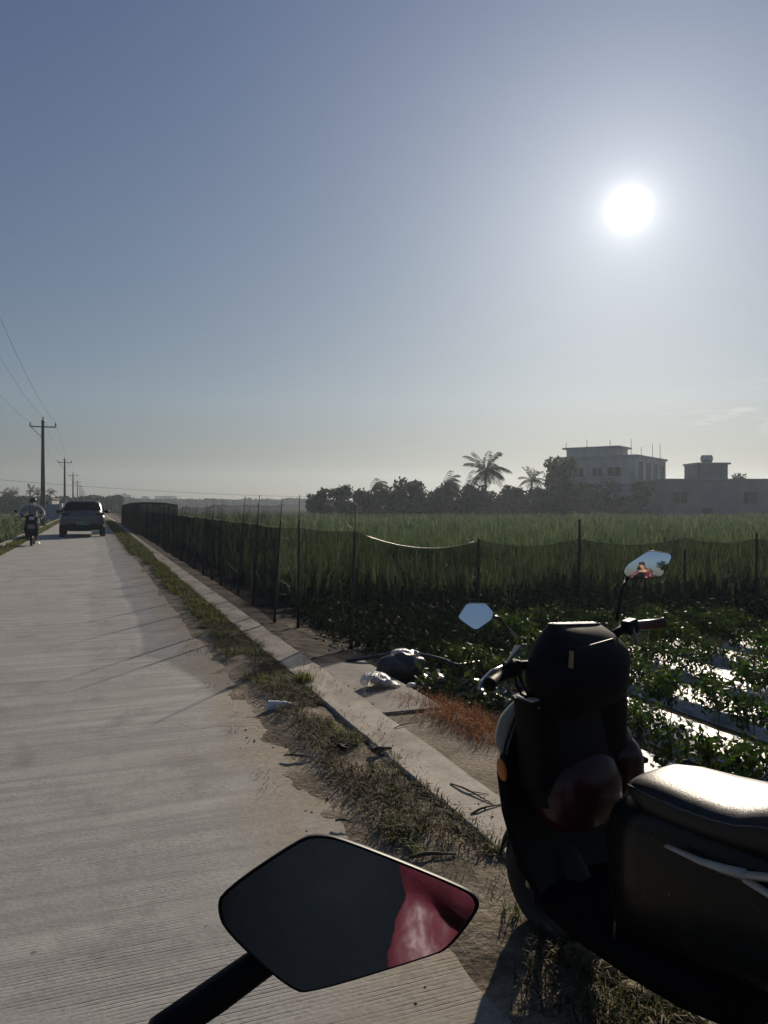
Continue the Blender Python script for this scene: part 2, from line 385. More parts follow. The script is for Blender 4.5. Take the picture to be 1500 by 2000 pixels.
def zs(x, y):
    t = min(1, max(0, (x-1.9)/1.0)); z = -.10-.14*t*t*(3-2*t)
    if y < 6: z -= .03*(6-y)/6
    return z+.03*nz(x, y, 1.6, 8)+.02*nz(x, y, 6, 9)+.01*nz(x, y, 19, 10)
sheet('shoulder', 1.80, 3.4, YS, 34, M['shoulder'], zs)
# broken strip of old concrete beside the kerb
p = MB(); yy = list(np.arange(2.2, 5.05, .12)); top = []
for y in yy: top.append((1.85+.012*nz(0,y,6,20), 2.36+.10*nz(0,y,1.7,21)+.035*nz(0,y,7,22)))
rings = [[Vector((a,y,-.3)),Vector((b,y,-.3)),Vector((b-.015,y,-.055+.01*nz(b,y,3,23))),Vector((a+.01,y,-.05))] for y,(a,b) in zip(yy,top)]
M['apron'] = m_dirt('apron_dirt', (.17,.14,.10), (.26,.215,.155), (.34,.285,.21))
p.loft(rings); tag(p.build('concrete_apron', M['apron'], smooth=False), kind='structure')
s = MB(); yy = [4.93,5.05,5.3,5.6,5.9,6.2,6.5,6.66]; rings = []
for i, y in enumerate(yy):
    a, b = 1.85+.01*nz(0,y,5,25), 2.34+.03*nz(0,y,4,26)
    k = .03*nz(1,y,9,27) if i in (0, 7) else 0
    rings.append([Vector((a,y,-.10)),Vector((b,y+k,-.10)),Vector((b-.01,y+k,-.035)),Vector((.5*(a+b),y-k,-.03)),Vector((a,y,-.03))])
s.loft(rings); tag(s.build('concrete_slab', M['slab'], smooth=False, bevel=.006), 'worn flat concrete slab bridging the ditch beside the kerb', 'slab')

# ------------------------------------------------------------------ fences of dark net
M['net'] = netting('dark_net', (.010,.012,.018), .74)
M['net_field'] = netting('field_net', (.010,.012,.018), .56)
M['net_thin'] = netting('thin_net', (.05,.055,.06), .92, .12)
M['bamboo'] = surf('fence_stake', (.035,.032,.03), .7, scale=15)
M['net_black'] = netting('black_shade_net', (.004,.005,.007), .08, .05)
def gz(x, y): return zs(x, y) if x < 3.3 else -.3
posts = []
for px, py, tx, ty, yc in [(685,1253,695,984,8.55),(582,1216,585,967,9.75),(535,1213,551,973,10.0),(492,1180,507,967,11.67),(463,1161,479,968,12.86),(430.7,1141,436,977,14.5),(413,1128,417,973,15.6),(396,1120,404,984,16.9),(378.7,1111,383,985,18.2),(362.7,1103,365,984,19.9),(351.5,1096,356,986,21.2)]:
    posts.append((at(px,py,yc), at(tx,ty,yc)))
y = posts[-1][0].y+1.25
while y < 41:
    b = Vector((2.27+.05*random.uniform(-1,1), y, -.14)); posts.append((b, b+Vector((random.uniform(.02,.14), random.uniform(-.05,.05), 1.5+random.uniform(-.05,.1))))); y += 1.2+.3*random.random()
def net_between(b, tops, bots, div=8, sag=.06, belly=.0):
    for i in range(len(tops)-1):
        t0, t1, b0, b1 = tops[i], tops[i+1], bots[i], bots[i+1]; vs = []; fs = []
        rows = 5
        for k in range(div+1):
            u = k/div; s_ = 4*u*(1-u)*sag*(t1-t0).length
            T = t0.lerp(t1, u)-Vector((0,0,s_)); B = b0.lerp(b1, u)
            side = (t1-t0).cross(Vector((0,0,1))).normalized()
            for r in range(rows):
                q = T.lerp(B, r/(rows-1)); w = math.sin(math.pi*r/(rows-1))
                vs.append(q+side*(.03*w*mnoise.noise((q.x*2.1+i, q.y*2.1, q.z*1.3))))
        for k in range(div):
            for r in range(rows-1):
                a = k*rows+r; fs.append((a, a+1, a+rows+1, a+rows))
        b.add(vs, fs)
def frac(p, z): return p[0].lerp(p[1], (z-p[0].z)/(p[1].z-p[0].z))
fen = empty('net_fence', posts[0][0], label='long dark net fence on dark stakes running along the road kerb', cat='fence')
def kid(o, root):
    o.parent = root; o.matrix_parent_inverse = Matrix.Translation(-Vector(root.location)); return o
nb = MB(); net_between(nb, [frac(q, 1.10) for q in posts], [q[0]-Vector((0,0,.03)) for q in posts], sag=.012); kid(nb.build('net', M['net']), fen)
nb = MB(); up = posts[1:]; net_between(nb, [frac(q, min(1.4, q[1].z-.06)) for q in up], [frac(q, 1.11) for q in up], sag=.012); kid(nb.build('net_strip', M['net_thin']), fen)
for i, (b, t) in enumerate(posts):
    st = MB(); k = .8
    st.tube([b-Vector((0,0,.15)), b.lerp(t,.4), b.lerp(t,k), b.lerp(t,k+.01), t], [.022,.018,.014,.007,.006], 7); kid(st.build('stake', M['bamboo']), fen)
P2 = [posts[0]]
for px, yc, ty, zt in [(815,9.6,1052,None),(935,10.3,1052,None),(1132,10.6,1014,None),(1338,10.7,1072,None),(1478,10.7,1040,None),(1640,10.7,1050,None),(1830,10.7,1050,None)]:
    if px == 815: continue
    t = at(px, ty, yc); P2.append((Vector((t.x-.01, t.y, -.34)), t))
fen2 = empty('net_fence', P2[1][0], label='sagging dark net fence crossing the field behind the parked scooter', cat='fence')
tz = [1.10,.92,.925,.93,.92,.93,.93]
nb = MB(); net_between(nb, [frac(q, z) if z < q[1].z else q[0].lerp(q[1], 1)+Vector((0,0,z-q[1].z)) for q, z in zip(P2, tz)], [q[0] for q in P2], div=12, sag=.062); kid(nb.build('net', M['net_field']), fen2)
rope = MB(); 
for i in range(len(P2)-1):
    t0, t1 = [frac(P2[j], tz[j]) if tz[j] < P2[j][1].z else P2[j][1]+Vector((0,0,tz[j]-P2[j][1].z)) for j in (i, i+1)]
    rope.tube([t0.lerp(t1, k/10)-Vector((0,0,4*(k/10)*(1-k/10)*.062*(t1-t0).length)) for k in range(11)], .005, 5)
M['rope'] = surf('net_rope', (.16,.17,.12), .35, scale=20)
kid(rope.build('edge_rope', M['rope']), fen2)
for b, t in P2[1:]:
    st = MB(); st.tube([b, b.lerp(t,.5), t], [.024,.021,.017], 7); kid(st.build('stake', M['bamboo']), fen2)
# black shade-net shelter further along the fence
sh = empty('shade_net_shelter', (2.3,42,-.14), label='black shade net shelter with an arched top at the far end of the fence', cat='shelter')
b = MB(); rings = []
for y in np.arange(41.5, 66, 1.5):
    w = .05*nz(0,y,.7,31)
    rings.append([Vector(q) for q in ((2.2+w,y,-.2),(2.22+w,y,.8),(2.28+w,y,1.36+w),(2.9,y,1.52+w*.6),(3.6,y,1.48),(4.2,y,1.38))])
nr = len(rings[0])
b.add([q for r in rings for q in r], [(i*nr+j, i*nr+j+1, (i+1)*nr+j+1, (i+1)*nr+j) for i in range(len(rings)-1) for j in range(nr-1)])
b.add(rings[0]+[Vector((4.2,41.5,-.2))], [(0,1,2,3,4,5,6)])
kid(b.build('net_cover', M['net_black']), sh)
for y in (41.6, 46, 51, 56, 61):
    for x, z in ((2.3,1.33),(4.2,1.36)): kid(MB().tube([(x,y,-.3),(x,y,z)], .025, 6).build('post', M['bamboo']), sh)
# ------------------------------------------------------------------ crops, grass
M['crop'] = foliage('crop_leaf', (.038,.068,.04), (.076,.122,.07), .36, .65, .12, (.13,.15,.11))
M['grass'] = foliage('verge_grass_leaf', (.05,.07,.022), (.095,.115,.04), .4, .6, .2, (.17,.16,.08))
M['straw'] = foliage('dry_straw', (.035,.032,.02), (.085,.075,.045), .25, .8, .1, (.25,.20,.13))
M['rust'] = foliage('rust_straw', (.16,.055,.02), (.27,.105,.04), .35, .7, .2, (.36,.17,.07))
M['bush_leaf'] = foliage('bush_leaf', (.025,.045,.015), (.05,.085,.025), .4, .5, .4)
def crop_points(y0, y1, per_m2, k0=-.32, k1=.62):
    n = int(per_m2*.94*.5*(y1*y1-y0*y0)); yc = np.sqrt(RNG.random(n)*(y1*y1-y0*y0)+y0*y0); k = k0+RNG.random(n)*(k1-k0)
    xc = k*yc; return np.stack([xc*CY+yc*SY, -xc*SY+yc*CY, np.full(n, -.31)], 1), yc
bl = []
for y0, y1, dens, hh, ww, nb_ in ((11.6,20,12,.92,.045,9),(20,34,5.5,.92,.07,8),(34,78,1.9,.95,.15,7)):
    C, yc = crop_points(y0, y1, dens)
    ok = (C[:,0] > 2.8+.25*RNG.random(len(C)))
    C = C[ok]; yc = yc[ok]; lim = np.where(yc < 12.4, C[:,0] < 3.2+0*yc, True)|(yc > 12.2); C = C[lim]
    # gaps and taller drifts
    h = np.array([hh*(.86+.32*mnoise.noise((c[0]*.35, c[1]*.35, 2))+.28*mnoise.noise((c[0]*1.3, c[1]*1.3, 4))) for c in C])
    C = np.repeat(C, nb_, 0); h = np.repeat(h, nb_); n_ = len(C)
    C[:, :2] += RNG.normal(size=(n_, 2))*.07*(1+y0/40)
    bl.append(blades(C, h*(.75+.4*RNG.random(n_)), ww*(.6+.8*RNG.random(n_)), RNG.random(n_)*6.283, .1+.75*RNG.random(n_)**1.6))
tag(quads('crop_field', np.concatenate(bl), M['crop'], faces=BF), kind='stuff')
# field on the far side of the road
bl = []
for y0, y1, dens, hh, ww in ((14,30,26,.42,.06),(30,60,9,.5,.12),(60,130,2.2,.55,.3)):
    n_ = int(dens*(y1-y0)*14); P = np.stack([-3.3-RNG.random(n_)**1.3*(6+y1*.22), y0+RNG.random(n_)*(y1-y0), np.full(n_, -.31)], 1)
    h = np.array([hh*max(.25, .75+.9*mnoise.noise((c[0]*.5, c[1]*.3, 5))) for c in P])
    bl.append(blades(P, h*(.7+.6*RNG.random(n_)), ww, RNG.random(n_)*6.283, .2+.5*RNG.random(n_)))
tag(quads('crop_field_left', np.concatenate(bl), M['crop'], faces=BF), kind='stuff')

def patch(x, y, seed, s=1.5): return mnoise.noise((x*s, y*s*.7, seed))+.45*mnoise.noise((x*s*3.3, y*s*2.6, seed+9))
def scatter(n, x0, x1, y0, y1, keep, zf):
    X = x0+RNG.random(n)*(x1-x0); Y = y0+RNG.random(n)*(y1-y0)
    P = [(x, y, zf(x, y)) for x, y in zip(X, Y) if keep(x, y)]
    return np.array(P).reshape(-1, 3)
def edge(x, y):                       # ragged outline of the grass strip
    a = 1.17+.11*nz(0, y, .8, 41)+.05*nz(0, y, 3, 42); b = 1.53+.05*nz(0, y, 1.2, 43)+.05*nz(0,y,4,44)
    return a < x < b
V = []
P = scatter(26000, .95, 1.72, 1.4, 9, lambda x, y: edge(x, y) and patch(x, y, 1) > -.06, lambda x, y: zv(min(x,1.52), y)+.003)
n_ = len(P); P[:,2] += RNG.random(n_)*.018
V.append(blades(P, .035+.06*RNG.random(n_), .0032+.003*RNG.random(n_), RNG.random(n_)*6.283, .80+.17*RNG.random(n_)))
P = scatter(4200, .78, 1.80, 1.4, 8, lambda x, y: patch(x, y, 7, 2.4) > .16, lambda x, y: (zv(x, y) if 1.0 < x < 1.52 else (.02 if x > 1.5 else -.002))+.004)
n_ = len(P); V.append(blades(P, .02+.05*RNG.random(n_), .003, RNG.random(n_)*6.283, .95))
tag(quads('dry_grass', np.concatenate(V), M['straw'], faces=BF), kind='stuff')
V = []
P = scatter(30000, .98, 1.62, 1.4, 9, lambda x, y: edge(x, y) and patch(x, y, 3, 2.1) > .16, zv)
n_ = len(P); V.append(blades(P, .03+.055*RNG.random(n_), .003+.003*RNG.random(n_), RNG.random(n_)*6.283, .45+.5*RNG.random(n_)))
c = on(590, 1335, .0)                 # the one bright tuft beside the kerb
P = np.array([[c.x, c.y, -.01]])+RNG.normal(size=(420, 3))*np.array([.045,.05,0]); V.append(blades(P, .05+.09*RNG.random(420), .005, RNG.random(420)*6.283, .2+.6*RNG.random(420)))
P = scatter(16000, 1.0, 1.56, 9, 22, lambda x, y: edge(x, y) and patch(x, y, 3, 1.5) > -.4, zv)
n_ = len(P); V.append(blades(P, .04+.07*RNG.random(n_), .008, RNG.random(n_)*6.283, .25+.6*RNG.random(n_)))
P = scatter(12000, .98, 1.6, 22, 70, lambda x, y: patch(x, y, 3, 1) > -.6, zv)
n_ = len(P); V.append(blades(P, .05+.08*RNG.random(n_), .022, RNG.random(n_)*6.283, .25+.6*RNG.random(n_)))
P = scatter(9000, -2.82, -2.3, 12, 80, lambda x, y: patch(x, y, 5, 1) > -.5, zl)
n_ = len(P); V.append(blades(P, .05+.09*RNG.random(n_), .02, RNG.random(n_)*6.283, .25+.6*RNG.random(n_)))
tag(quads('grass', np.concatenate(V), M['grass'], faces=BF), kind='stuff')
# clump of rust-red dead straw by the ditch
c = on(900, 1425, -.1); n_ = 2600
P = np.stack([c.x+.02+RNG.normal(size=n_)*.11, c.y+RNG.normal(size=n_)*.36, np.full(n_, -.09)], 1); P[:,0] -= (P[:,1]-c.y)*.10; P[:,2] += .05*RNG.random(n_)
o = quads('dead_straw', blades(P, .05+.10*RNG.random(n_), .003, RNG.random(n_)*6.283, .55+.4*RNG.random(n_)), M['rust'], faces=BF); tag(o, kind='stuff')

# ------------------------------------------------------------------ pepper rows on film
def m_film():
    m, nt, out = newmat('mulch_film'); n = N(nt); tc = n('ShaderNodeTexCoord').outputs['Object']
    a = n.noise(n.mapping(tc, (3,1,1)), 6, 5, .6); b = n.noise(n.mapping(tc, (1,2.2,1)), 22, 4)
    c = n.ramp(a, [(.36, (.16,.15,.13)), (.56, (.42,.42,.42))])
    p = n('ShaderNodeBsdfPrincipled'); n.l(c, p.inputs[0]); p.inputs['Roughness'].default_value = .36; p.inputs['Specular IOR Level'].default_value = .6
    n.l(n.bump(n.math('ADD', a, n.math('MULTIPLY', b, .5)), .9, .03), p.inputs['Normal']); n.l(p.outputs[0], out.inputs[0]); return m
M['film'] = m_film()
M['pepper'] = foliage('pepper_leaf', (.011,.026,.008), (.028,.056,.011), .46, .5, .2, (.05,.09,.016))
M['stem'] = surf('green_stem', (.05,.07,.025), .6)
ROWS = [3.25, 4.05, 4.85, 5.65, 6.45, 7.25, 8.05]
ends = [9.4, 9.2, 8.7, 8.4, 8.0, 7.7, 7.3]
lab = ['nearest the ditch', 'second from the ditch', 'third from the ditch', 'fourth from the ditch', 'fifth from the ditch', 'sixth from the ditch', 'farthest from the ditch']
for x, y1, lb in zip(ROWS, ends, lab):
    b = MB(); rings = []
    for y in np.arange(.2, y1-(3.1 if x < 3.5 else 1.7 if x < 4.3 else .5), .1):
        w = .30+.03*nz(x,y,1.5,50); rings.append([Vector((x+w*t+.01*nz(t,y,4,51), y, -.33+.13*(1-abs(t)**3)+.012*nz(x+t,y,5,52))) for t in (-1.05,-.9,-.7,-.4,0,.4,.7,.9,1.05)])
    nr = 9; b.add([q for r in rings for q in r], [(i*nr+j, i*nr+j+1, (i+1)*nr+j+1, (i+1)*nr+j) for i in range(len(rings)-1) for j in range(nr-1)])
    tag(b.build('mulch_film', M['film']), f'shiny silver film strip under the crop row {lb}', 'film', 'mulch film strips')
def pepper(seed):
    rg = np.random.default_rng(seed); hh = .34+.1*rg.random()
    P = []; st = MB(); st.tube([(0,0,-.02),(0.01,0,hh*.45),(0,0.01,hh*.6)], [.006,.005,.004], 5)
    for k in range(12):
        a = rg.random()*6.283; r = .06+.15*rg.random(); q = Vector((math.cos(a)*r, math.sin(a)*r, hh*(.55+.45*rg.random())))
        st.tube([(0,0,hh*.42), (q.x*.5, q.y*.5, q.z*.75), q], [.004,.003,.002], 4, cap=False)
        m_ = 32; P.append(np.array(q)[None]+rg.normal(size=(m_,3))*np.array([.045,.045,.04]))
    P = np.concatenate(P); L = leaf_quads(P, .062, .42, .1, rg, .7)
    return st, L
protos = []
for k in range(5):
    st, L = pepper(100+k)
    r = empty('crop_plant', (0,0,-5), label='young leafy crop plant growing through silver film beyond the parked scooter', cat='plant', group='crop plants in rows on film')
    quads('foliage', L, M['pepper'], r); st.build('stem', M['stem'], r); protos.append([r, False])
for x, y1 in zip(ROWS, ends):
    y = 2.35+.2*random.random() if x < 5 else 3.2
    while y < y1-(3.0 if x < 3.5 else 1.5 if x < 4.3 else .6 if x < 5 else .15):
        xc, yc = x*CY-y*SY, x*SY+y*CY
        if -.05 < xc/yc < .56:
            q = protos[random.randrange(5)]
            if q[1]: o = copy_tree(q[0])
            else: o = q[0]; q[1] = True
            o.location = (x+random.uniform(-.09,.09), y, -.2); o.rotation_euler = (0,0,random.random()*6.28); s_ = random.uniform(.62,1.02); o.scale = (s_,s_,s_)
        y += .27+.08*random.random()
for r, used in protos:
    if not used:
        for c_ in list(r.children): bpy.data.objects.remove(c_)
        bpy.data.objects.remove(r)
# low dark growth at the foot of the nets
C = []
while len(C) < 800:
    xc, yc = random.uniform(-1.2, 6.2), random.uniform(6.3, 13.2); q = W(xc, yc)
    if q.x > 2.62+.25*random.random() and (yc > 8.9+.6*random.random()+max(0, min(1.6, (xc+.3)*1.1)) or (q.x < 4.4 and q.y > 5.9+.8*(q.x-2.6))) and q.y < 14: C.append((q.x, q.y))
P = []
for cx, cy_ in C: m_ = 34; h = random.uniform(.12,.42); P.append(np.array([[cx, cy_, -.30]])+np.stack([RNG.normal(size=m_)*.1, RNG.normal(size=m_)*.1, h*RNG.random(m_)], 1))
M['undergrowth'] = foliage('undergrowth_leaf', (.010,.02,.008), (.022,.042,.013), .25, .7, .1)
tag(quads('undergrowth', leaf_quads(np.concatenate(P), .075, .45, .1, RNG, .2), M['undergrowth']), kind='stuff')
# weeds in the ditch
M['weed'] = foliage('weed_leaf', (.02,.035,.013), (.045,.07,.024), .35, .35, .5)
def weed(x, y, rad, hh, label, n_=420, size=.07):
    r = empty('weed', (x, y, zs(x, y)), label=label, cat='weed', group='weeds in the ditch'); P = RNG.normal(size=(n_,3))*np.array([rad*.5, rad*.5, hh*.3]); P[:,2] = np.abs(P[:,2])+hh*.25
    quads('foliage', leaf_quads(P, size, .6, .3, RNG, .2), M['weed'], r)
    st = MB()
    for k in range(7):
        a = random.random()*6.28; st.tube([(0,0,-.02),(math.cos(a)*rad*.3,math.sin(a)*rad*.3,hh*.4),(math.cos(a)*rad*.6,math.sin(a)*rad*.6,hh*.7)], [.005,.004,.002], 4)
    st.build('stem', M['stem'], r)
for px, py, yc, rad, hh, lb in [(860,1330,6.1,.22,.22,'pale leafed weed beside the concrete slab'),(915,1345,5.9,.24,.24,'leafy weed between the slab and the scooter mirror'),(965,1370,5.6,.22,.22,'dark weed just behind the rust red straw'),(900,1290,6.9,.25,.2,'low weed under the black hose end'),(1010,1300,6.6,.28,.32,'tall weed behind the scooter handlebar')]:
    q = on(px, py+25, -.2); weed(q.x, q.y, rad, hh, lb)
# ------------------------------------------------------------------ trees
M['tree_leaf'] = foliage('tree_leaf', (.016,.024,.013), (.032,.045,.021), .2, .7, .1)
M['tree_leaf_light'] = foliage('tree_leaf_light', (.024,.034,.017), (.05,.065,.03), .4, .65, .15)
M['palm_leaf'] = foliage('palm_leaf', (.02,.028,.014), (.045,.055,.024), .3, .65, .12)
M['bark'] = surf('bark', (.05,.042,.034), .85, scale=6, bump=.4, bscale=12)
def gpt(px, yc, z=-.32): 
    q = W((px-750)/1500*yc, yc, z); return q
def broad_tree(name, px, yc, w, h, label, n_=1500, leaf=.5, mat='tree_leaf', nb=9, low=.15, sparse=0, group=None, cat='tree', flat=.75):
    """a tree standing at px, yc; w, h its width and height in metres"""
    h += .45 if yc > 0 else 0; base = gpt(px, yc); rg = np.random.default_rng(abs(int(px*7+yc))); r = empty(name, base, label=label, cat=cat, group=group)
    blobs = []
    for k in range(nb):
        a = rg.random()*6.283; t = rg.random()
        zc = h*(low+(1-low)*(.12+.76*rg.random())); prof = math.sqrt(max(.08, 1-((zc/h-.45)/.62)**2))
        d = w*.5*prof*math.sqrt(rg.random())*.75; s_ = w*(.13+.13*rg.random())
        blobs.append((np.array([math.cos(a)*d, math.sin(a)*d, min(zc, h-s_*.6)]), np.array([s_, s_, s_*flat])))
    P = []
    for c, rad in blobs:
        m_ = int(n_*1.7)//nb; u = rg.normal(size=(m_,3)); u /= np.linalg.norm(u, axis=1, keepdims=True); rr = (.35+.75*rg.random(m_)**(.6+sparse))[:,None]
        P.append(c+u*rr*rad)
    P = np.concatenate(P); P[:,2] = np.maximum(P[:,2], .1)
    quads('crown', leaf_quads(P, leaf, .6, 0, rg), M[mat], r)
    t = MB(); hh = h*(low+.25); t.tube([(0,0,-.2),(w*.01,0,hh*.5),(w*.02,w*.01,hh)], [w*.035+.05,w*.028+.03,w*.02+.03], 7)
    for c, rad in blobs[:7]: t.tube([(w*.02,w*.01,hh*.75), (c[0]*.5,c[1]*.5,(hh*.75+c[2])*.5+.1*h*0), tuple(c)], [w*.015+.02,w*.01+.015,.015], 5, cap=False)
    t.build('trunk', M['bark'], r); return r
def palm(px, yc, h, fl, label, lean=.0, nf=17, wind=.5, group=None, leafw=.16, name='palm_tree', drop=1.0, ns=15):
    h += .3 if yc < 100 else 0; base = gpt(px, yc); rg = np.random.default_rng(abs(int(px*13+yc))); r = empty(name, base, label=label, cat='palm', group=group)
    right = Vector((CY, -SY, 0)); top = right*lean+Vector((0,0,h))
    t = MB(); path = [Vector((0,0,-.3)).lerp(top, k/6)+right*(lean*.25*math.sin(math.pi*k/6)) for k in range(7)]
    t.tube(path, [h*.028+.06]+[h*.016+.05]*5+[h*.02+.05], 8); t.build('trunk', M['bark'], r)
    Q = []
    for k in range(nf):
        a = 6.283*k/nf+rg.random()*.4; el = -.35+1.75*rg.random(); L = fl*(.75+.4*rg.random())
        d = Vector((math.cos(a)*math.cos(el), math.sin(a)*math.cos(el), math.sin(el)))
        d = (d+right*wind).normalized(); p = top.copy(); v = d.copy(); step = L/ns; pts = [p.copy()]
        for s_ in range(ns):
            v = (v+Vector((0,0,-1))*(.05+.11*s_/ns)*drop+right*wind*.03).normalized(); p = p+v*step; pts.append(p.copy())
        for s_ in range(1, ns):
            q = pts[s_]; tn = (pts[s_+1]-pts[s_-1]).normalized(); sd_ = tn.cross(Vector((0,0,1)))
            if sd_.length < .05: sd_ = right.copy()
            sd_.normalize(); ll = fl*.30*math.sin(math.pi*(s_+.6)/(ns+1.2))**.6
            for sg in (-1,1):
                tip = q+sd_*sg*ll*.75+tn*ll*.5+Vector((0,0,-ll*(.35+.4*rg.random())))+right*wind*ll*.35
                mid = q.lerp(tip, .5)+Vector((0,0,ll*.07)); w_ = tn*leafw*fl*.18
                Q.append([q-w_*.5, mid-w_*.7, tip, mid+w_*.7])
        for s_ in range(ns-1):
            q0, q1 = pts[s_], pts[s_+1]; w_ = Vector((0,0,.02*fl)); Q.append([q0-w_, q1-w_*.7, q1+w_*.7, q0+w_])
    quads('crown', np.array([[tuple(p) for p in q] for q in Q]), M['palm_leaf'], r); return r
# the line of trees behind the field, left to right
broad_tree('tree', 622, 80, 3.2, 3.0, 'round-leafed low tree at the left end of the tree line', 900, .34, nb=8, low=.2)
broad_tree('tree', 668, 81, 3.6, 3.3, 'open-topped tree right of the round-leafed low tree', 1000, .36, nb=9, low=.15, sparse=.5)
palm(720, 80, 2.9, 2.3, 'short windswept palm rising left of the dense bushes', .3, 15, .8)
broad_tree('tree', 712, 83, 3.6, 2.7, 'dark bush at the foot of the short windswept palm', 1000, .4, low=.05)
broad_tree('tree', 762, 82, 4.0, 3.0, 'dense dark bush between the short palm and the domed tree', 1000, .42, low=.05)
broad_tree('tree', 805, 79, 3.9, 3.7, 'domed dense tree in the middle of the tree line', 1500, .4, nb=11, low=.02)
palm(785, 81, 3.0, 2.1, 'windswept palm half hidden behind the domed dense tree', .1, 13, .8)
palm(862, 80, 3.2, 2.2, 'bushy windswept palm left of the tall coconut palm', .2, 16, .7)
broad_tree('tree', 872, 82, 5.0, 3.4, 'wide dark tree beneath the bushy windswept palms', 1600, .42, nb=12, low=.02)
palm(905, 83, 3.4, 2.1, 'windswept palm just left of the tall coconut palm', .2, 14, .7)
palm(946, 84, 5.2, 2.7, 'tall coconut palm standing above the tree line', .15, 27, .22, leafw=.2, drop=.75)
broad_tree('tree', 940, 82, 5.4, 3.2, 'dark tree around the foot of the tall coconut palm', 1500, .42, nb=11, low=.02)
broad_tree('tree', 995, 83, 3.2, 3.4, 'thin-topped bush right of the tall coconut palm', 900, .34, nb=8, low=.1, sparse=.4)
palm(1040, 86, 4.1, 1.8, 'small bushy palm left of the pale three-storey house', -.1, 22, .15, drop=.8)
broad_tree('tree', 1030, 84, 4.4, 3.2, 'dark bush below the small palm', 1200, .4, nb=9, low=.02)
broad_tree('tree', 1094, 84, 4.2, 6.6, 'tall loose-leaved tree against the corner of the white house', 2400, .38, 'tree_leaf_light', 15, .2, .3)
for px, w, h, lb in [(1075,4.6,3.0,'broad dark shrub at the foot of the loose-leaved tree'),(1135,5.2,3.6,'dark leafy tree in front of the white house stairwell'),(1195,5.0,3.7,'dark leafy tree under the middle windows of the white house'),(1248,3.8,3.5,'dark leafy tree at the near corner of the white house')]:
    broad_tree('tree', px, 81.5, w, h, lb, 1500, .4, nb=11, low=.0)
palm(1233, 112, 7.7, 1.3, 'palm top showing over the roof of the white house', 0, 9, .1)
broad_tree('tree', 1448, 92, 3.0, 5.0, 'tree tops behind the low grey building roof tower', 600, .35, low=.4)
# filled in behind by lower scrub
# far off: left wood, wood behind the road
def wood(name, ya, yb, k0, k1, hmin, hmax, n_, leaf, seed):
    rg = np.random.default_rng(seed); k = k0+rg.random(n_)*(k1-k0); yc = ya+rg.random(n_)*(yb-ya)
    h = np.array([hmin+(hmax-hmin)*(.5+.9*mnoise.noise((q*38, seed, 0))+.35*mnoise.noise((q*150, seed, 3))) for q in k])
    z = -.3+np.maximum(h, .6)*rg.random(n_)**.75; xc = k*yc
    P = np.stack([xc*CY+yc*SY, -xc*SY+yc*CY, z], 1)
    return tag(quads(name, leaf_quads(P, leaf, .7, 0, rg), M['tree_leaf']), kind='stuff')
wood('scrub', 86, 96, -.10, .34, 1.5, 2.7, 16000, .36, 7)
wood('distant_wood', 140, 175, -.56, -.34, 2.4, 3.7, 26000, .42, 3)
wood('far_wood', 300, 360, -.42, -.08, 2.8, 4.4, 22000, .8, 4)
wood('far_scrub', 380, 430, -.40, .75, 2.2, 3.5, 24000, 1.1, 5)
for px, yc, h, lb in [(7,150,3.9,'palm at the left edge of the distant wood'),(15,152,3.6,'palm second from the left edge of the distant wood'),(25,150,3.8,'palm third from the left edge of the distant wood'),(58,148,4.4,'taller palm left of the nearest power pole'),(72,152,3.8,'palm just left of the nearest power pole'),(97,165,4.2,'round-headed palm between the two nearest power poles')]:
    palm(px, yc, h, 1.5, lb, .1, 14, .15, group='palms over the distant wood', leafw=.4, ns=7)

# ------------------------------------------------------------------ buildings
M['wall_white'] = surf('wall_white', (.5,.49,.48), .8, scale=.8, var=.2)
M['wall_grey'] = surf('wall_grey', (.26,.25,.25), .85, scale=.7, var=.15)
M['roof_edge'] = surf('roof_edge', (.36,.35,.34), .8, scale=1)
M['window_dark'] = surf('window_dark', (.015,.018,.022), .5, scale=2, rvar=.03, spec=.1)
M['frame_white'] = surf('frame_white', (.55,.55,.54), .6)
M['steel'] = surf('steel', (.45,.46,.48), .32, metal=.9)
def frame_at(corner, a):              # 2-axis plan frame: origin, unit along, unit deep
    a = Vector((a.x, a.y, 0)).normalized(); return corner, a, Vector((-a.y, a.x, 0))
def obox(b, fr, t0, t1, d0, d1, z0, z1):
    o, a, d = fr; vs = [o+a*t+d*q+Vector((0,0,z)) for z in (z0,z1) for q in (d0,d1) for t in (t0,t1)]
    return b.add(vs, [(0,2,3,1),(4,5,7,6),(0,1,5,4),(2,6,7,3),(0,4,6,2),(1,3,7,5)])
C = W(29.5, 90, 0); a = W(-.816, .578, 0); fr = frame_at(C, -a)     # t runs -9..0 along the left face, d>0 must go back
def deep(fr):                         # make the second axis point away from the camera
    o, a_, d = fr
    return (o, a_, d if d.dot(W(0,1,0)) > 0 else -d)
fr = deep(fr)
hb = empty('house', C+Vector((0,0,-.32)), label='pale three-storey flat-roofed house behind the trees on the right', cat='house')
b = MB(); obox(b, fr, -9.5, 0, 0, 12.6, -.4, 7.0); kid(b.build('wall', M['wall_white'], smooth=False), hb)
b = MB(); obox(b, fr, -9.7, .2, -.2, 12.8, 7.0, 7.25); kid(b.build('roof', M['roof_edge'], smooth=False), hb)
b = MB(); obox(b, fr, -9.0, -2.6, 1.2, 5.2, 7.25, 8.25); kid(b.build('stairwell', M['wall_white'], smooth=False), hb)
b = MB(); obox(b, fr, -9.4, -2.2, .8, 5.6, 8.25, 8.45); kid(b.build('stairwell_roof', M['roof_edge'], smooth=False), hb)
b = MB(); obox(b, fr, -9.6, .12, -.12, 12.7, 3.6, 3.8); kid(b.build('ledge', M['roof_edge'], smooth=False), hb)
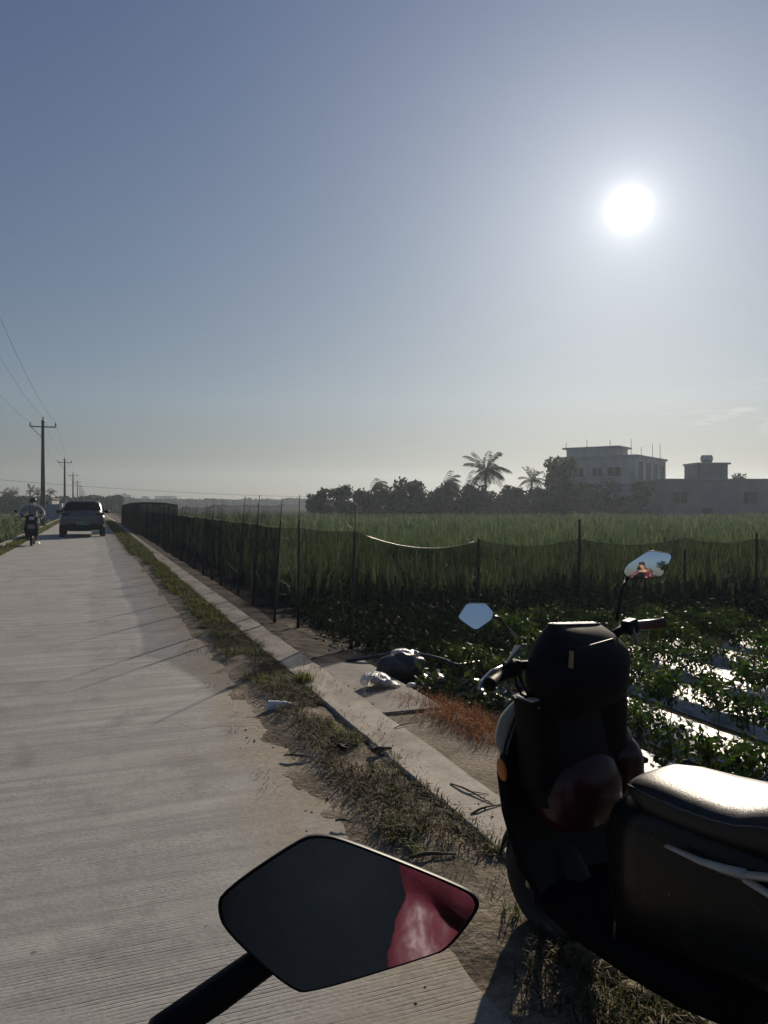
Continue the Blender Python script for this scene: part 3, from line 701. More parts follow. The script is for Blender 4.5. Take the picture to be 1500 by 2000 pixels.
def window(fr, t0, t1, z0, z1, root, side=False, name='window', fm='frame_white'):
    f = MB(); g = MB(); o, a_, d = fr
    def bx(m_, u0, u1, e0, e1, q0, q1):
        if side: obox(m_, fr, -e1, -e0, u0, u1, q0, q1)
        else: obox(m_, fr, u0, u1, e0, e1, q0, q1)
    k = .1
    for u0, u1, q0, q1 in ((t0-k,t1+k,z0-k,z0),(t0-k,t1+k,z1,z1+k),(t0-k,t0,z0,z1),(t1,t1+k,z0,z1)): bx(f, u0, u1, -.07, .02, q0, q1)
    m = (t0+t1)/2; bx(f, m-.03, m+.03, -.045, .02, z0, z1)
    fo = kid(f.build(name, M[fm], smooth=False), root); bx(g, t0, t1, -.03, .01, z0, z1)
    go = g.build('pane', M['window_dark'], smooth=False); go.parent = fo; return fo
for t0, t1 in ((-7.6,-6.3),(-5.2,-4.0),(-3.4,-1.7)): window(fr, t0, t1, 4.75, 5.85, hb)
for d0 in (1.0,4.0,7.0,10.1): window(fr, d0, d0+1.7, 4.3, 6.5, hb, True)
for d0 in (7.6,10.2): window(fr, d0, d0+1.5, .9, 3.0, hb, True)
for t, z, h in ((-9.2,8.45,.7),(-6.5,8.45,1.0),(-3.6,8.45,.8)):
    q = MB(); obox(q, fr, t, t+.05, 1.5, 1.55, z, z+h); kid(q.build('rebar', M['bark'], smooth=False), hb)
for t, d, h in ((-1.2,2,2.0),(-.9,5,1.2),(-.4,8,1.7),(-.3,11,1.9)):
    q = MB(); obox(q, fr, t, t+.05, d, d+.05, 7.25, 7.25+h); kid(q.build('rebar', M['bark'], smooth=False), hb)
C = gpt(1296, 82, 0); fr = deep(frame_at(C, W(1,.02,0)))
lb_ = empty('house', C+Vector((0,0,-.32)), label='low grey flat-roofed building with a tank tower at the right edge', cat='house')
b = MB(); obox(b, fr, 0, 16, 0, 8, -.4, 3.95); kid(b.build('wall', M['wall_grey'], smooth=False), lb_)
b = MB(); obox(b, fr, -.25, 16.2, -.25, 8.2, 3.95, 4.14); kid(b.build('roof', M['roof_edge'], smooth=False), lb_)
b = MB(); obox(b, fr, 4.1, 7.4, 1.0, 4.5, 4.14, 5.72); kid(b.build('stairwell', M['wall_grey'], smooth=False), lb_)
b = MB(); obox(b, fr, 4.0, 7.65, .8, 4.7, 5.72, 5.92); kid(b.build('stairwell_roof', M['roof_edge'], smooth=False), lb_)
for t0, t1, z0, z1 in ((1.0,2.5,1.5,2.7),(8.6,10,1.5,2.7)): window(fr, t0, t1, z0, z1, lb_, fm='wall_grey')
b = MB(); obox(b, fr, 4.1, 5.3, -.04, .02, -.3, 1.0); kid(b.build('door', M['window_dark'], smooth=False), lb_)
b = MB(); o_, a_, d_ = fr
for t, h in ((2.9,1.0),(4.0,1.0)): obox(b, fr, t, t+.05, .5, .55, 4.14, 4.14+h)
obox(b, fr, 2.9, 4.05, .5, .55, 5.0, 5.05); kid(b.build('railing', M['bark'], smooth=False), lb_)
t_ = o_+a_*5.75+d_*2.5
tk = empty('water_tank', t_+Vector((0,0,5.92)), label='round steel water tank on top of the grey roof tower', cat='tank')
b = MB(); c0 = Vector((0,0,.5))
b.tube([c0-a_*.62, c0-a_*.55, c0-a_*.5, c0+a_*.5, c0+a_*.55, c0+a_*.62], [.2,.36,.42,.42,.36,.2], 18); b.build('tank', M['steel'], tk)
b = MB()
for s_ in (-.4,.4): b.box(c0+a_*s_-Vector((0,0,.42)), (.08,.5,.2), Matrix(((a_.x,d_.x,0),(a_.y,d_.y,0),(0,0,1))))
b.build('cradle', M['bark'], tk, smooth=False)
def far_house(px0, px1, ytop, yc, label, tower=None, mat='wall_grey'):
    o = gpt(px0, yc, 0); w = (px1-px0)/1500*yc; h = H+(985-ytop)/1500*yc; fr = deep(frame_at(o, W(1,0,0)))
    r = empty('house', o+Vector((0,0,-.32)), label=label, cat='house', group='small houses on the skyline')
    b = MB(); obox(b, fr, 0, w, 0, w*.7, -.4, h); kid(b.build('wall', M[mat], smooth=False), r)
    b = MB(); obox(b, fr, -.3, w+.3, -.3, w*.7+.3, h, h+.35); kid(b.build('roof', M['roof_edge'], smooth=False), r)
    if tower:
        t0, t1, yt = tower; q = H+(985-yt)/1500*yc
        b = MB(); obox(b, fr, w*t0, w*t1, 1, w*.5, h+.35, q); kid(b.build('stairwell', M[mat], smooth=False), r)
    for k in range(2):
        window(fr, w*(.15+.45*k), w*(.38+.45*k), h-3.0, h-1.2, r)
far_house(186,213,972,480,'flat-roofed house on the skyline behind the grey car',(.1,.4,968))
far_house(227,255,967,500,'taller pale house on the skyline with a roof tank',(.35,.7,963.5),'wall_white')
far_house(262,292,974,505,'low stepped house on the skyline right of the taller pale house',(.45,.9,969))
far_house(302,343,970,510,'wide pale house on the skyline above the shade net shelter',(.4,.75,968),'wall_white')
far_house(361,387,977,520,'thin-roofed house on the skyline left of the tall stakes',(.1,.9,975.5))
far_house(394,425,977,520,'flat house with a small tower on the skyline',(.6,.8,973),'wall_white')
far_house(434,468,976.5,530,'long open-roofed house on the skyline between the tall stakes',(.45,.7,976))
far_house(542,578,985,540,'lowest house on the skyline near the end of the stakes',(.1,.45,982.5),'wall_white')
# gate wall and hut on the left of the road
M['wall_blue'] = surf('wall_blue', (.2,.24,.32), .7, scale=2)
o = gpt(88, 76, 0); fr = deep(frame_at(o, W(1,0,0)))
gw = empty('boundary_wall', o, label='bluish grey boundary wall beside the road beyond the rider', cat='wall')
b = MB(); obox(b, fr, -.3, 1.45, 0, .2, -.4, 1.42); kid(b.build('wall', M['wall_blue'], smooth=False), gw)
b = MB(); obox(b, fr, -.3, -.1, .2, 9, -.4, 1.40); kid(b.build('return_wall', M['wall_blue'], smooth=False), gw)
gp = empty('gate_post', o+fr[1]*1.5, label='pale square gate post between the bluish wall and the car', cat='post')
b = MB(); obox(b, fr, 1.46, 1.68, -.03, .22, -.4, 1.44); kid(b.build('post', M['frame_white'], smooth=False), gp)
b = MB(); obox(b, fr, 1.43, 1.71, -.06, .25, 1.44, 1.5); kid(b.build('cap', M['frame_white'], smooth=False), gp)
o = gpt(86, 92, 0); fr = deep(frame_at(o, W(1,0,0)))
ht = empty('hut', o, label='small pale hut showing over the bluish wall behind the nearest pole', cat='hut')
b = MB(); obox(b, fr, 0, .95, 0, 2, -.4, 2.0); kid(b.build('wall', M['wall_white'], smooth=False), ht)
b = MB(); obox(b, fr, -.15, 1.1, -.15, 2.15, 2.0, 2.12); kid(b.build('roof', M['roof_edge'], smooth=False), ht)
b = MB(); obox(b, fr, .12, .5, -.03, .02, 1.2, 1.75); kid(b.build('window', M['window_dark'], smooth=False), ht)

# ------------------------------------------------------------------ power poles and wires
M['pole'] = surf('pole_concrete', (.17,.16,.15), .8, scale=3)
M['wire'] = surf('wire', (.02,.02,.02), .9, spec=0)
P0 = on(84, 1028, 0); ptop = 6.75
def pole(label, group=None):
    r = empty('power_pole', (0,0,0), label=label, cat='power pole', group=group)
    b = MB(); b.tube([(0,0,-.4),(0,0,ptop)], [.165,.095], 12); b.build('shaft', M['pole'], r)
    b = MB(); b.box((0,0,ptop-.42), (1.55,.07,.08)); b.build('crossarm', M['steel'], r, smooth=False)
    b = MB(); b.tube([(-.72,0,ptop-.42),(-.1,0,ptop-1.05)], .022, 6); b.build('brace', M['steel'], r)
    for x in (-.74,.74,0):
        b = MB(); z = ptop-.38 if x else ptop
        b.tube([(x,0,z),(x,0,z+.05),(x,0,z+.06),(x,0,z+.13),(x,0,z+.14),(x,0,z+.24)], [.02,.02,.05,.05,.035,.03], 8); b.build('insulator', M['frame_white'] if False else M['pole'], r)
    b = MB(); b.tube([(0,0,ptop-.1),(0,0,ptop-.02)], .13, 10); b.build('band', M['steel'], r); return r
us = [P0.y-44, P0.y]; us += [P0.y+44.5*k for k in range(1, 8)]
labs = ['', 'nearest dark power pole, standing beside the oncoming rider', 'second power pole, just left of the grey car roof', 'third power pole, over the left side of the grey car']
pr = pole(labs[1]); pr.location = (P0.x, us[1], 0); poles = [pr]
for k, u in enumerate(us):
    if k == 1: continue
    c = copy_tree(pr); c.location = (P0.x+(-.05*k if k > 1 else 0), u, 0)
    if k == 0: c['label'] = 'power pole out of view on the near left'
    elif k in (2,3): c['label'] = labs[k]
    else: c['label'] = 'small far power pole in the receding row above the car'; c['group'] = 'far power poles'
    poles.append(c)
us2 = [p.location.copy() for p in sorted(poles, key=lambda q: q.location.y)]
for x, z, lb in ((-.74, ptop-.16, 'thin power wire on the left ends of the crossarms'), (.74, ptop-.16, 'thin power wire on the right ends of the crossarms'), (0, ptop+.22, 'thin power wire along the tops of the poles')):
    path = []
    for i in range(len(us2)-1):
        for k in range(8):
            t = k/8; p = us2[i].lerp(us2[i+1], t); path.append((p.x+x, p.y, z-4*t*(1-t)*.6))
    path.append((us2[-1].x+x, us2[-1].y, z)); tag(MB().tube(path, .0038, 5).build('power_wire', M['wire']), lb, 'wire')
a_, b_ = at(-90, 929, 170), at(640, 971, 210)
tag(MB().tube([a_.lerp(b_, k/16)-Vector((0,0,4*(k/16)*(1-k/16)*.9)) for k in range(17)], .035, 5).build('power_wire', M['wire']), 'faint wire crossing the road far behind the poles', 'wire')
# ------------------------------------------------------------------ car
M['car_paint'] = surf('car_paint', (.11,.114,.125), .3, metal=.3, coat=.5, scale=2, rvar=.04)
M['car_glass'] = surf('car_glass', (.006,.008,.012), .1, scale=2, rvar=.02, spec=.12)
M['plate_green'] = surf('plate_green', (.20,.36,.26), .4, scale=5)
M['tail_red'] = surf('tail_red', (.03,.006,.008), .15, scale=5)
cl = on(161, 1049, 0)
car = empty('car', (cl.x, cl.y, 0), label='grey hatchback with green number plate driving away along the road', cat='car')
b = MB(); b.loft([se(y, 0, (z0+z1)/2, hx, (z1-z0)/2, 28, .5) for y, hx, z0, z1 in ((0,.70,.46,.90),(.03,.82,.36,.97),(.14,.915,.28,1.03),(.5,.945,.22,1.06),(1.4,.95,.2,1.0),(2.8,.95,.2,.97),(3.7,.94,.22,.93),(4.3,.88,.26,.82),(4.6,.70,.34,.68))])
b.build('body', M['car_paint'], car, sub=1)
b = MB(); b.loft([hz(z, 0, (y0+y1)/2, hx, (y1-y0)/2, 28, .5) for z, hx, y0, y1 in ((.92,.91,.06,3.5),(1.02,.90,.10,3.35),(1.15,.86,.21,3.0),(1.32,.80,.37,2.6),(1.44,.745,.50,2.35),(1.51,.69,.60,2.2),(1.545,.55,.76,2.0))])
b.build('cabin', M['car_paint'], car)
def slab(pts, off, mat, name, root, th=.012):
    p = [Vector(q) for q in pts]; nrm = (p[1]-p[0]).cross(p[2]-p[0]).normalized()
    if nrm.dot(Vector(off)) < 0: nrm = -nrm
    b = MB(); k = len(p); b.add([q+nrm*.001 for q in p]+[q+nrm*th for q in p], [tuple(range(k)), tuple(range(2*k-1, k-1, -1))]+[(i, (i+1)%k, k+(i+1)%k, k+i) for i in range(k)])
    return b.build(name, mat, root, smooth=False)
slab([(-.76,.235,1.13),(.76,.235,1.13),(.72,.355,1.27),(.64,.49,1.425),(-.64,.49,1.425),(-.72,.355,1.27)], (0,-1,.4), M['car_glass'], 'rear_window', car, .06)
for sx in (-1,1):
    slab([(sx*.875,.55,1.06),(sx*.875,2.95,1.04),(sx*.72,2.35,1.38),(sx*.72,.95,1.38)], (sx,0,.3), M['car_glass'], 'side_window', car, .035)
    b = MB(); b.loft([se(y, sx*.72, 1.0, hx, .045, 14, .6) for y, hx in ((-.02,.12),(.04,.19),(.2,.21))]); b.build('tail_light', M['tail_red'], car)
    b = MB(); b.loft([se(y, sx*1.03, 1.06, hx, hz_, 12) for y, hx, hz_ in ((2.45,.08,.06),(2.52,.11,.08),(2.62,.08,.05))]); b.build('mirror', M['black_plastic'], car)
    for y in (.75, 3.65):
        w = MB(); c = Vector((sx*.82, y, .335))
        w.tube([c+Vector((t,0,0)) for t in (-.115,-.10,.10,.115)], [.30,.335,.335,.30], 24); wo_ = w.build('wheel', M['tyre'], car)
        h_ = MB(); h_.tube([c+Vector((sx*t,0,0)) for t in (.105,.118)], [.22,.2], 20); h_.build('rim', M['silver'], wo_)
b = MB(); b.loft([se(y, 0, .43, hx, .14, 24, .45) for y, hx in ((-.035,.62),(-.02,.74),(.1,.88),(.3,.9))]); b.build('bumper', M['matte_black'], car)
b = MB(); b.box((0,-.045,.6), (.48,.015,.145)); pl_ = b.build('number_plate', M['plate_green'], car, smooth=False, bevel=.004)
b = MB()
for k in range(8): b.box((-.19+.054*k+(.02 if k > 1 else 0), -.0545, .6), (.03,.004,.07)) if k != 2 else None
b.box((0,-.0535,.57), (.40,.003,.008)); b.build('lettering', M['matte_black'], pl_, smooth=False)
b = MB(); b.box((0,.50,1.505), (1.16,.22,.03), (R(-8),0,0)); b.build('spoiler', M['car_paint'], car, smooth=False, bevel=.01)
b = MB(); b.tube([(0,1.3,1.5),(0,1.22,1.60)], [.05,.01], 8); b.build('antenna', M['black_plastic'], car)

# ------------------------------------------------------------------ people
M['skin'] = surf('skin', (.42,.25,.17), .5, scale=8, var=.06)
M['hair'] = surf('hair', (.012,.010,.009), .5, scale=30)
M['navy_cloth'] = surf('navy_cloth', (.004,.008,.014), .85, scale=10, bump=.3, bscale=30, spec=.2)
M['red_cloth'] = surf('red_cloth', (.13,.026,.042), .45, scale=7, bump=1.0, bscale=9, spec=.5)
M['grey_cloth'] = surf('grey_cloth', (.30,.31,.33), .8, scale=6, bump=.4, bscale=16)
M['dark_trouser'] = surf('dark_trouser', (.025,.027,.033), .85, scale=8, bump=.3, bscale=20)
M['mask_cloth'] = surf('mask_cloth', (.75,.76,.78), .8, scale=8, var=.05)
M['helmet_shell'] = surf('helmet_shell', (.015,.015,.018), .15, coat=.6, scale=6)
def skin(name, nodes, edges, root_i, mat, parent, sub=2):
    me = bpy.data.meshes.new(name); me.from_pydata([n_[0] for n_ in nodes], edges, [])
    o = link(name, me, mat, parent, smooth=False); bm = bmesh.new(); bm.from_mesh(me); lay = bm.verts.layers.skin.verify(); bm.verts.ensure_lookup_table()
    for i, v in enumerate(bm.verts):
        r = nodes[i][1]; v[lay].radius = (r, r) if not isinstance(r, tuple) else r; v[lay].use_root = (i == root_i)
    bm.to_mesh(me); bm.free()
    m = o.modifiers.new('skin', 'SKIN'); m.use_smooth_shade = True
    s_ = o.modifiers.new('sub', 'SUBSURF'); s_.levels = sub; s_.render_levels = sub; return o
class G:
    def __init__(s): s.n = []; s.e = []; s.k = {}
    def node(s, key, p, r): s.k[key] = len(s.n); s.n.append((tuple(p), r)); return s
    def chain(s, keys): 
        for a_, b_ in zip(keys, keys[1:]): s.e.append((s.k[a_], s.k[b_]))
        return s
def body(J, parent):
    g = G(); V_ = lambda k: Vector(J[k])
    g.node('pelvis', V_('pelvis'), .125).node('waist', V_('pelvis').lerp(V_('chest'), .5), .115).node('chest', V_('chest'), .135).node('collar', V_('chest').lerp(V_('neck'), .7), .085).node('neck', V_('neck'), .056)
    h = V_('head'); f = V_('face').normalized(); up = Vector((0,0,1))
    g.node('jaw', h-up*.075+f*.015, .066).node('skull', h+up*.01, .088).node('crown', h+up*.075-f*.01, .068)
    g.node('nose', h-up*.015+f*.095, .016).node('chin', h-up*.098+f*.06, .03)
    g.chain(['pelvis','waist','chest','collar','neck','jaw','skull','crown']).chain(['skull','nose']).chain(['jaw','chin'])
    for s_ in 'lr':
        g.node('sh'+s_, V_('sh'+s_), .068).node('ua'+s_, V_('sh'+s_).lerp(V_('el'+s_), .5), .053).node('el'+s_, V_('el'+s_), .042).node('fa'+s_, V_('el'+s_).lerp(V_('wr'+s_), .4), .042).node('wr'+s_, V_('wr'+s_), .028)
        d = (V_('ha'+s_)-V_('wr'+s_)).normalized(); p = V_('wr'+s_)+d*.075; sd_ = d.cross(up).normalized() if abs(d.z) < .9 else Vector((1,0,0)); cu = d.cross(sd_).normalized()
        if cu.z > 0: cu = -cu
        g.node('pm'+s_, p-d*.03, (.036,.02)); g.chain(['collar','sh'+s_,'ua'+s_,'el'+s_,'fa'+s_,'wr'+s_,'pm'+s_])
        for q, (off, L) in enumerate(((-.03,.06),(-.01,.072),(.01,.07),(.03,.055))):
            a_ = p+sd_*off+d*.01; b_ = a_+d*L*.55+cu*L*.15; c_ = b_+d*L*.2+cu*L*.5
            g.node(f'f{q}a'+s_, a_, .0095).node(f'f{q}b'+s_, b_, .0088).node(f'f{q}c'+s_, c_, .0075); g.chain(['pm'+s_, f'f{q}a'+s_, f'f{q}b'+s_, f'f{q}c'+s_])
        ts = -1 if s_ == 'r' else 1
        a_ = p-d*.035+sd_*.035*ts*-1; g.node('ta'+s_, a_, .012).node('tb'+s_, a_+d*.03+cu*.03, .0095); g.chain(['pm'+s_,'ta'+s_,'tb'+s_])
        g.node('hp'+s_, V_('hp'+s_), .095).node('th'+s_, V_('hp'+s_).lerp(V_('kn'+s_), .5), .082).node('kn'+s_, V_('kn'+s_), .06).node('ca'+s_, V_('kn'+s_).lerp(V_('an'+s_), .35), .058).node('an'+s_, V_('an'+s_), .038).node('to'+s_, V_('to'+s_), (.042,.026))
        g.chain(['pelvis','hp'+s_,'th'+s_,'kn'+s_,'ca'+s_,'an'+s_,'to'+s_])
    return skin('body', g.n, g.e, 0, M['skin'], parent), g
def garment(name, g, keys_chains, grow, mat, parent, only=None):
    q = G(); done = {}
    for ch in keys_chains:
        for k in ch:
            if k not in done:
                p, r = g.n[g.k[k]]; r = r if not isinstance(r, tuple) else r[0]; q.node(k, p, r+grow); done[k] = 1
        q.chain(ch)
    return skin(name, q.n, q.e, 0, mat, parent)
SIT = dict(pelvis=(0,-.30,.86), chest=(0,-.25,1.20), neck=(0,-.22,1.40), head=(0,-.17,1.53), face=(0,1,-.05),
    shl=(-.19,-.24,1.31), ell=(-.34,-.06,1.10), wrl=(-.32,.12,1.0), hal=(-.31,.22,.99), shr=(.19,-.24,1.31), elr=(.34,-.06,1.10), wrr=(.32,.12,1.0), har=(.31,.22,.99),
    hpl=(-.10,-.26,.83), knl=(-.17,.16,.74), anl=(-.13,.13,.32), tol=(-.13,.26,.28), hpr=(.10,-.26,.83), knr=(.17,.16,.74), anr=(.13,.13,.32), tor=(.13,.26,.28))

# ------------------------------------------------------------------ electric scooters
def chaikin(p, it=2, w=.25):
    for _ in range(it):
        q = []
        for i in range(len(p)):
            a_, b_ = p[i], p[(i+1)%len(p)]; q += [a_*(1-w)+b_*w, a_*w+b_*(1-w)]
        p = q
    return p
def ray_plane(px, py, c, nrm):
    d = W((px-750)/1500, 1, -(py-985)/1500); o = Vector((0,0,H)); return o+d*((c-o).dot(nrm)/d.dot(nrm))
def mirror(root, Minv, px_c, yc, target, outline, glassmat, curve=0, back=.028, rim=.0035, inset=.95, cw=.25):
    """a rear-view mirror whose glass is turned towards `target`; shape given by its outline"""
    c = at(*px_c, yc); to_c = (Vector((0,0,H))-c).normalized(); to_t = (target-c).normalized(); nrm = (to_c+to_t).normalized()
    pts = chaikin([ray_plane(x, y, c, nrm) for x, y in outline], 2, cw); cen = sum(pts, Vector())/len(pts); k = len(pts)
    hs = MB(); L = lambda v: Minv @ v
    rings = [[L(cen+(p-cen)*f-nrm*z) for p in pts] for f, z in ((inset,.002),(.985,-.0015),(1.0,.001),(1.0,.006),(.95,back*.55),(.75,back*.9),(.35,back))]
    hs.loft(rings); h = hs.build('mirror', M['black_plastic'], root)
    g = MB(); rings = []
    for f in (.999, .85, .65, .4, .15, .02):
        ring = []
        for p in pts:
            q = (p-cen)*f*inset; off = -.0012-(q.length_squared/(2*curve) if curve else 0)+(((max((p_-cen).length for p_ in pts)*inset)**2)/(2*curve) if curve else 0)
            ring.append(L(cen+q+nrm*(off+.0022)))
        rings.append(ring)
    nr = len(pts); vs = [p for r in rings for p in r]
    fs = [(i*nr+j, i*nr+(j+1)%nr, (i+1)*nr+(j+1)%nr, (i+1)*nr+j) for i in range(len(rings)-1) for j in range(nr)]+[tuple((len(rings)-1)*nr+j for j in range(nr))]
    go = MB().add(vs, fs).build('glass', glassmat, h)
    return h, cen, nrm

LEAN = R(-6)
SYAW = R(9)
scr = empty('electric_scooter', (1.475, 1.677, -.012), (0, LEAN, SYAW), 'black parked electric scooter leaning on its stand at the road edge', 'scooter')
SM = Matrix.Translation(scr.location) @ Euler((0, LEAN, SYAW)).to_matrix().to_4x4(); SI = SM.inverted()
def build_scooter(root):
    # leg shield, back face dark, outer fairing in front of it
    tab = [(.20,.13,.28,.38),(.26,.165,.32,.45),(.36,.205,.355,.50),(.5,.225,.375,.53),(.62,.226,.385,.53),(.72,.205,.37,.50),(.80,.178,.35,.45),(.855,.15,.33,.40)]
    def sec(z, w, ye, yf, fw=1.0, sh=0):
        r = []
        for t in np.linspace(-1, 1, 15): r.append(Vector((t*w*fw, ye+.02*(1-t*t)+sh, z)))
        for t in np.linspace(1, -1, 15)[1:-1]: r.append(Vector((t*w*fw, yf-(yf-ye-.012)*abs(t)**2.2+sh, z)))
        return r
    MB().loft([sec(*q) for q in tab]).build('leg_shield', M['black_plastic'], root)
    # pale wing panels on the outer edge of the shield
    for sx in (-1, 1):
        b = MB(); rr = []
        for t in np.linspace(0, 1, 9):
            z = .855-.16*t; w = np.interp(z, [q[0] for q in tab], [q[1] for q in tab]); ye = np.interp(z, [q[0] for q in tab], [q[2] for q in tab]); k = math.sin(math.pi*min(1, t*.96+.04))**.6
            x = sx*(w-.012); o = sx*(.006+.013*k)
            rr.append([Vector((x,ye-.004,z)), Vector((x+o,ye+.012+.03*k,z)), Vector((x+o*.7,ye+.022+.04*k,z)), Vector((x-sx*.01,ye+.03,z))])
        b.loft(rr); b.build('wing_panel', M['grey_plastic'] if sx < 0 else M['black_plastic'], root)
        b = MB(); b.ell((sx*.218,.375,.652), (.011,.02,.034), (R(-12),0,0)); b.build('indicator', M['amber'], root)
    # red bulge on the right of the shield and the console under the boxes
    b = MB(); b.ell((.165,.335,.60), (.085,.085,.135), (R(10),0,R(-12)), 20, 14, .85); b.ell((.185,.30,.575), (.066,.075,.105), (R(10),0,R(-12)), 20, 14, .85); b.build('side_panel', M['dark_red'], root)
    b = MB(); b.tube([(.245,.30,.57),(.27,.285,.575),(.285,.28,.57)], [.012,.014,.008], 8); b.build('bag_hook', M['black_plastic'], root)
    b = MB(); b.loft([hz(z, -.005, .30, hx, hy, 24, .7) for z, hx, hy in ((.455,.06,.06),(.475,.115,.085),(.52,.14,.10),(.58,.145,.105),(.64,.125,.09),(.68,.08,.06))]); b.build('console', M['dark_red'], root)
    # the two open-topped boxes
    for x0, x1 in ((-.19,-.075),(.055,.19)):
        b = MB(); cx = (x0+x1)/2; hx = (x1-x0)/2
        b.loft([hz(z, cx, .29+k, hx*f, .065*f, 20, .6) for z, f, k in ((.60,.80,.03),(.66,.93,.01),(.84,1.0,0),(.866,1.04,-.005),(.874,1.02,-.005))]); o_ = b.build('storage_box', M['matte_black'], root, auto=40)
        b = MB(); b.box((cx,.285,.878), (hx*1.9,.075,.006)); b.box((cx,.236,.866), (hx*1.7,.016,.005), (R(20),0,0)); b.build('lip', M['trim_and_sunlit_lip'], o_, smooth=False, bevel=.002)  # lip coloured pale to stand in for sunlight on the box top
    b = MB(); b.loft([hz(z, .0, .31, hx, .07, 20, .6) for z, hx in ((.55,.16),(.7,.165),(.80,.14),(.87,.09))]); b.build('inner_panel', M['black_plastic'], root)
    # handlebar cover, turned to the left
    b = MB(); cy = .265; rot = R(2); t8 = R(-3)
    rings = [hz(z, cx_, cy+dy, hx, hy, 28, .68, rot) for z, cx_, dy, hx, hy in ((.80,.02,.0,.15,.06),(.85,.014,0,.170,.08),(.90,.008,0,.178,.09),(.935,.014,0,.180,.095),(.97,.03,.012,.168,.088),(1.005,.048,.03,.147,.068),(1.032,.06,.048,.118,.042),(1.046,.066,.06,.102,.02),(1.050,.067,.064,.09,.008))]
    rings = [[Vector((p.x, p.y, p.z-.17*(p.x-.06)*max(0, min(1, (p.z-.93)/.1)))) for p in r] for r in rings]
    b.loft(rings); hc = b.build('handlebar_cover', M['matte_black'], root, sub=1)
    b = MB(); Rz = Euler((R(-38),0,rot)).to_matrix()
    b.box((.045,cy-.052,.985), (.15,.006,.045), Euler((R(-22),0,rot)).to_matrix()); b.build('display', M['black_plastic'], hc, smooth=False, bevel=.004)
    b = MB(); b.box((-.075,cy-.066,.985), (.014,.006,.05), Euler((R(-18),R(30),rot)).to_matrix()); b.build('sticker', M['amber_dull'], hc, smooth=False)
    ring = [p for p in hz(1.046, .066, cy+.06, .102, .019, 40, .68, rot)]
    ring = [Vector((p.x, p.y, p.z-.17*(p.x-.06))) for p in ring]
    b = MB(); b.tube([p for p in ring if (p.y-cy) > .03 ], .0032, 6); b.build('edge_trim', M['black_shine'], hc)
    # grips and levers
    G_ = {'l': ((1012,1300,2.27),(990,1313,2.22),(955,1338,2.12)), 'r': ((1215,1229,2.48),(1238,1223,2.5),(1297,1217,2.53))}
    for s_, pp in G_.items():
        q = [SI @ at(*p) for p in pp]
        b = MB(); b.tube([q[0]*.6+Vector((0,cy,.95))*.4, q[0], q[1]], .014, 10); hb_ = b.build('handlebar', M['matte_black'], root)
        b = MB(); d = (q[2]-q[1]).normalized(); b.tube([q[1], q[1]+d*.004, q[2]-d*.008, q[2]-d*.004, q[2]], [.021,.0165,.0165,.021,.017], 12)
        gp_ = b.build('grip', M['grip_red'] if s_ == 'r' else M['matte_black'], hb_)
        up = Vector((0,0,1)); f = Vector((0,1,0)); o1 = q[0].lerp(q[1], .6)
        b = MB(); lv = [o1+f*.03+up*.004, o1.lerp(q[2],.35)+f*.055+up*.0, o1.lerp(q[2],.8)+f*.06-up*.012, q[2]+f*.045-up*.018]; b.tube(lv, [.007,.006,.005,.006], 8); b.build('brake_lever', M['silver'], hb_)
        b = MB(); b.box(o1+Vector((0,-.004,.004)), (.045,.04,.045), (0,R(-6),rot)); b.build('switch_block', M['black_plastic'], hb_, smooth=False, bevel=.006)
    sg = SI @ at(1000,1285,2.26)
    b = MB(); b.loft([[sg+Vector(v) for v in r] for r in ([(-.045,-.02,-.01),(-.03,-.03,.012),(.03,-.01,.034),(.03,.02,.03)],[(-.045,-.015,-.022),(-.03,-.028,.0),(.03,-.008,.022),(.03,.022,.018)])]); b.build('lever_guard', M['grey_plastic'], root, smooth=False)
    a1 = SI @ at(1236,1226,2.47); a2 = SI @ at(1243,1258,2.47)
    b = MB(); b.tube([a1, a1.lerp(a2,.6), a2], [.005,.006,.011], 8); b.build('lever_bracket', M['grey_plastic'], root)
    for k in range(2):
        q0 = SI @ at(1000+8*k,1295+6*k,2.25); q1 = SI @ at(1045+4*k,1350,2.25)
        b = MB(); pts = [q0.lerp(q1, t/6)+Vector((-.05*math.sin(math.pi*t/6)*(1-.3*k), -.045*math.sin(math.pi*t/6), -.03*math.sin(math.pi*t/6))) for t in range(7)]; b.tube(pts, .0045, 6); b.build('cable', M['matte_black'], root)
    # front end
    wy = .465
    def wheel(y, name, r=.19, x=0, rz=0):
        w = MB(); n_ = 28; rings = []
        for i in range(n_):
            a_ = 2*math.pi*i/n_; cc = Vector((0, math.cos(a_)*(r-.045), math.sin(a_)*(r-.045))); rd_ = Vector((0, math.cos(a_), math.sin(a_)))
            rings.append([Vector((x,y,r))+Euler((0,0,rz)).to_matrix() @ (cc+rd_*.045*math.cos(t)+Vector((.046*math.sin(t),0,0))) for t in np.linspace(0, 2*math.pi, 11)[:-1]])
        rings.append(rings[0]); w.loft(rings, cap=False); root_ = w.build(name, M['tyre'], root)
        h_ = MB()
        for k in range(5):
            a_ = 2*math.pi*k/5; h_.tube([Vector((x,y,r)), Vector((x,y,r))+Euler((0,0,rz)).to_matrix() @ Vector((0,math.cos(a_)*(r-.07),math.sin(a_)*(r-.07)))], [.018,.012], 6)
        h_.tube([(x-.05,y,r),(x+.05,y,r)], .03, 12); h_.build('rim', M['silver'], root_); return root_
    wheel(wy, 'front_wheel', rz=R(2)); wheel(-.72, 'rear_wheel')
    b = MB(); rr = []
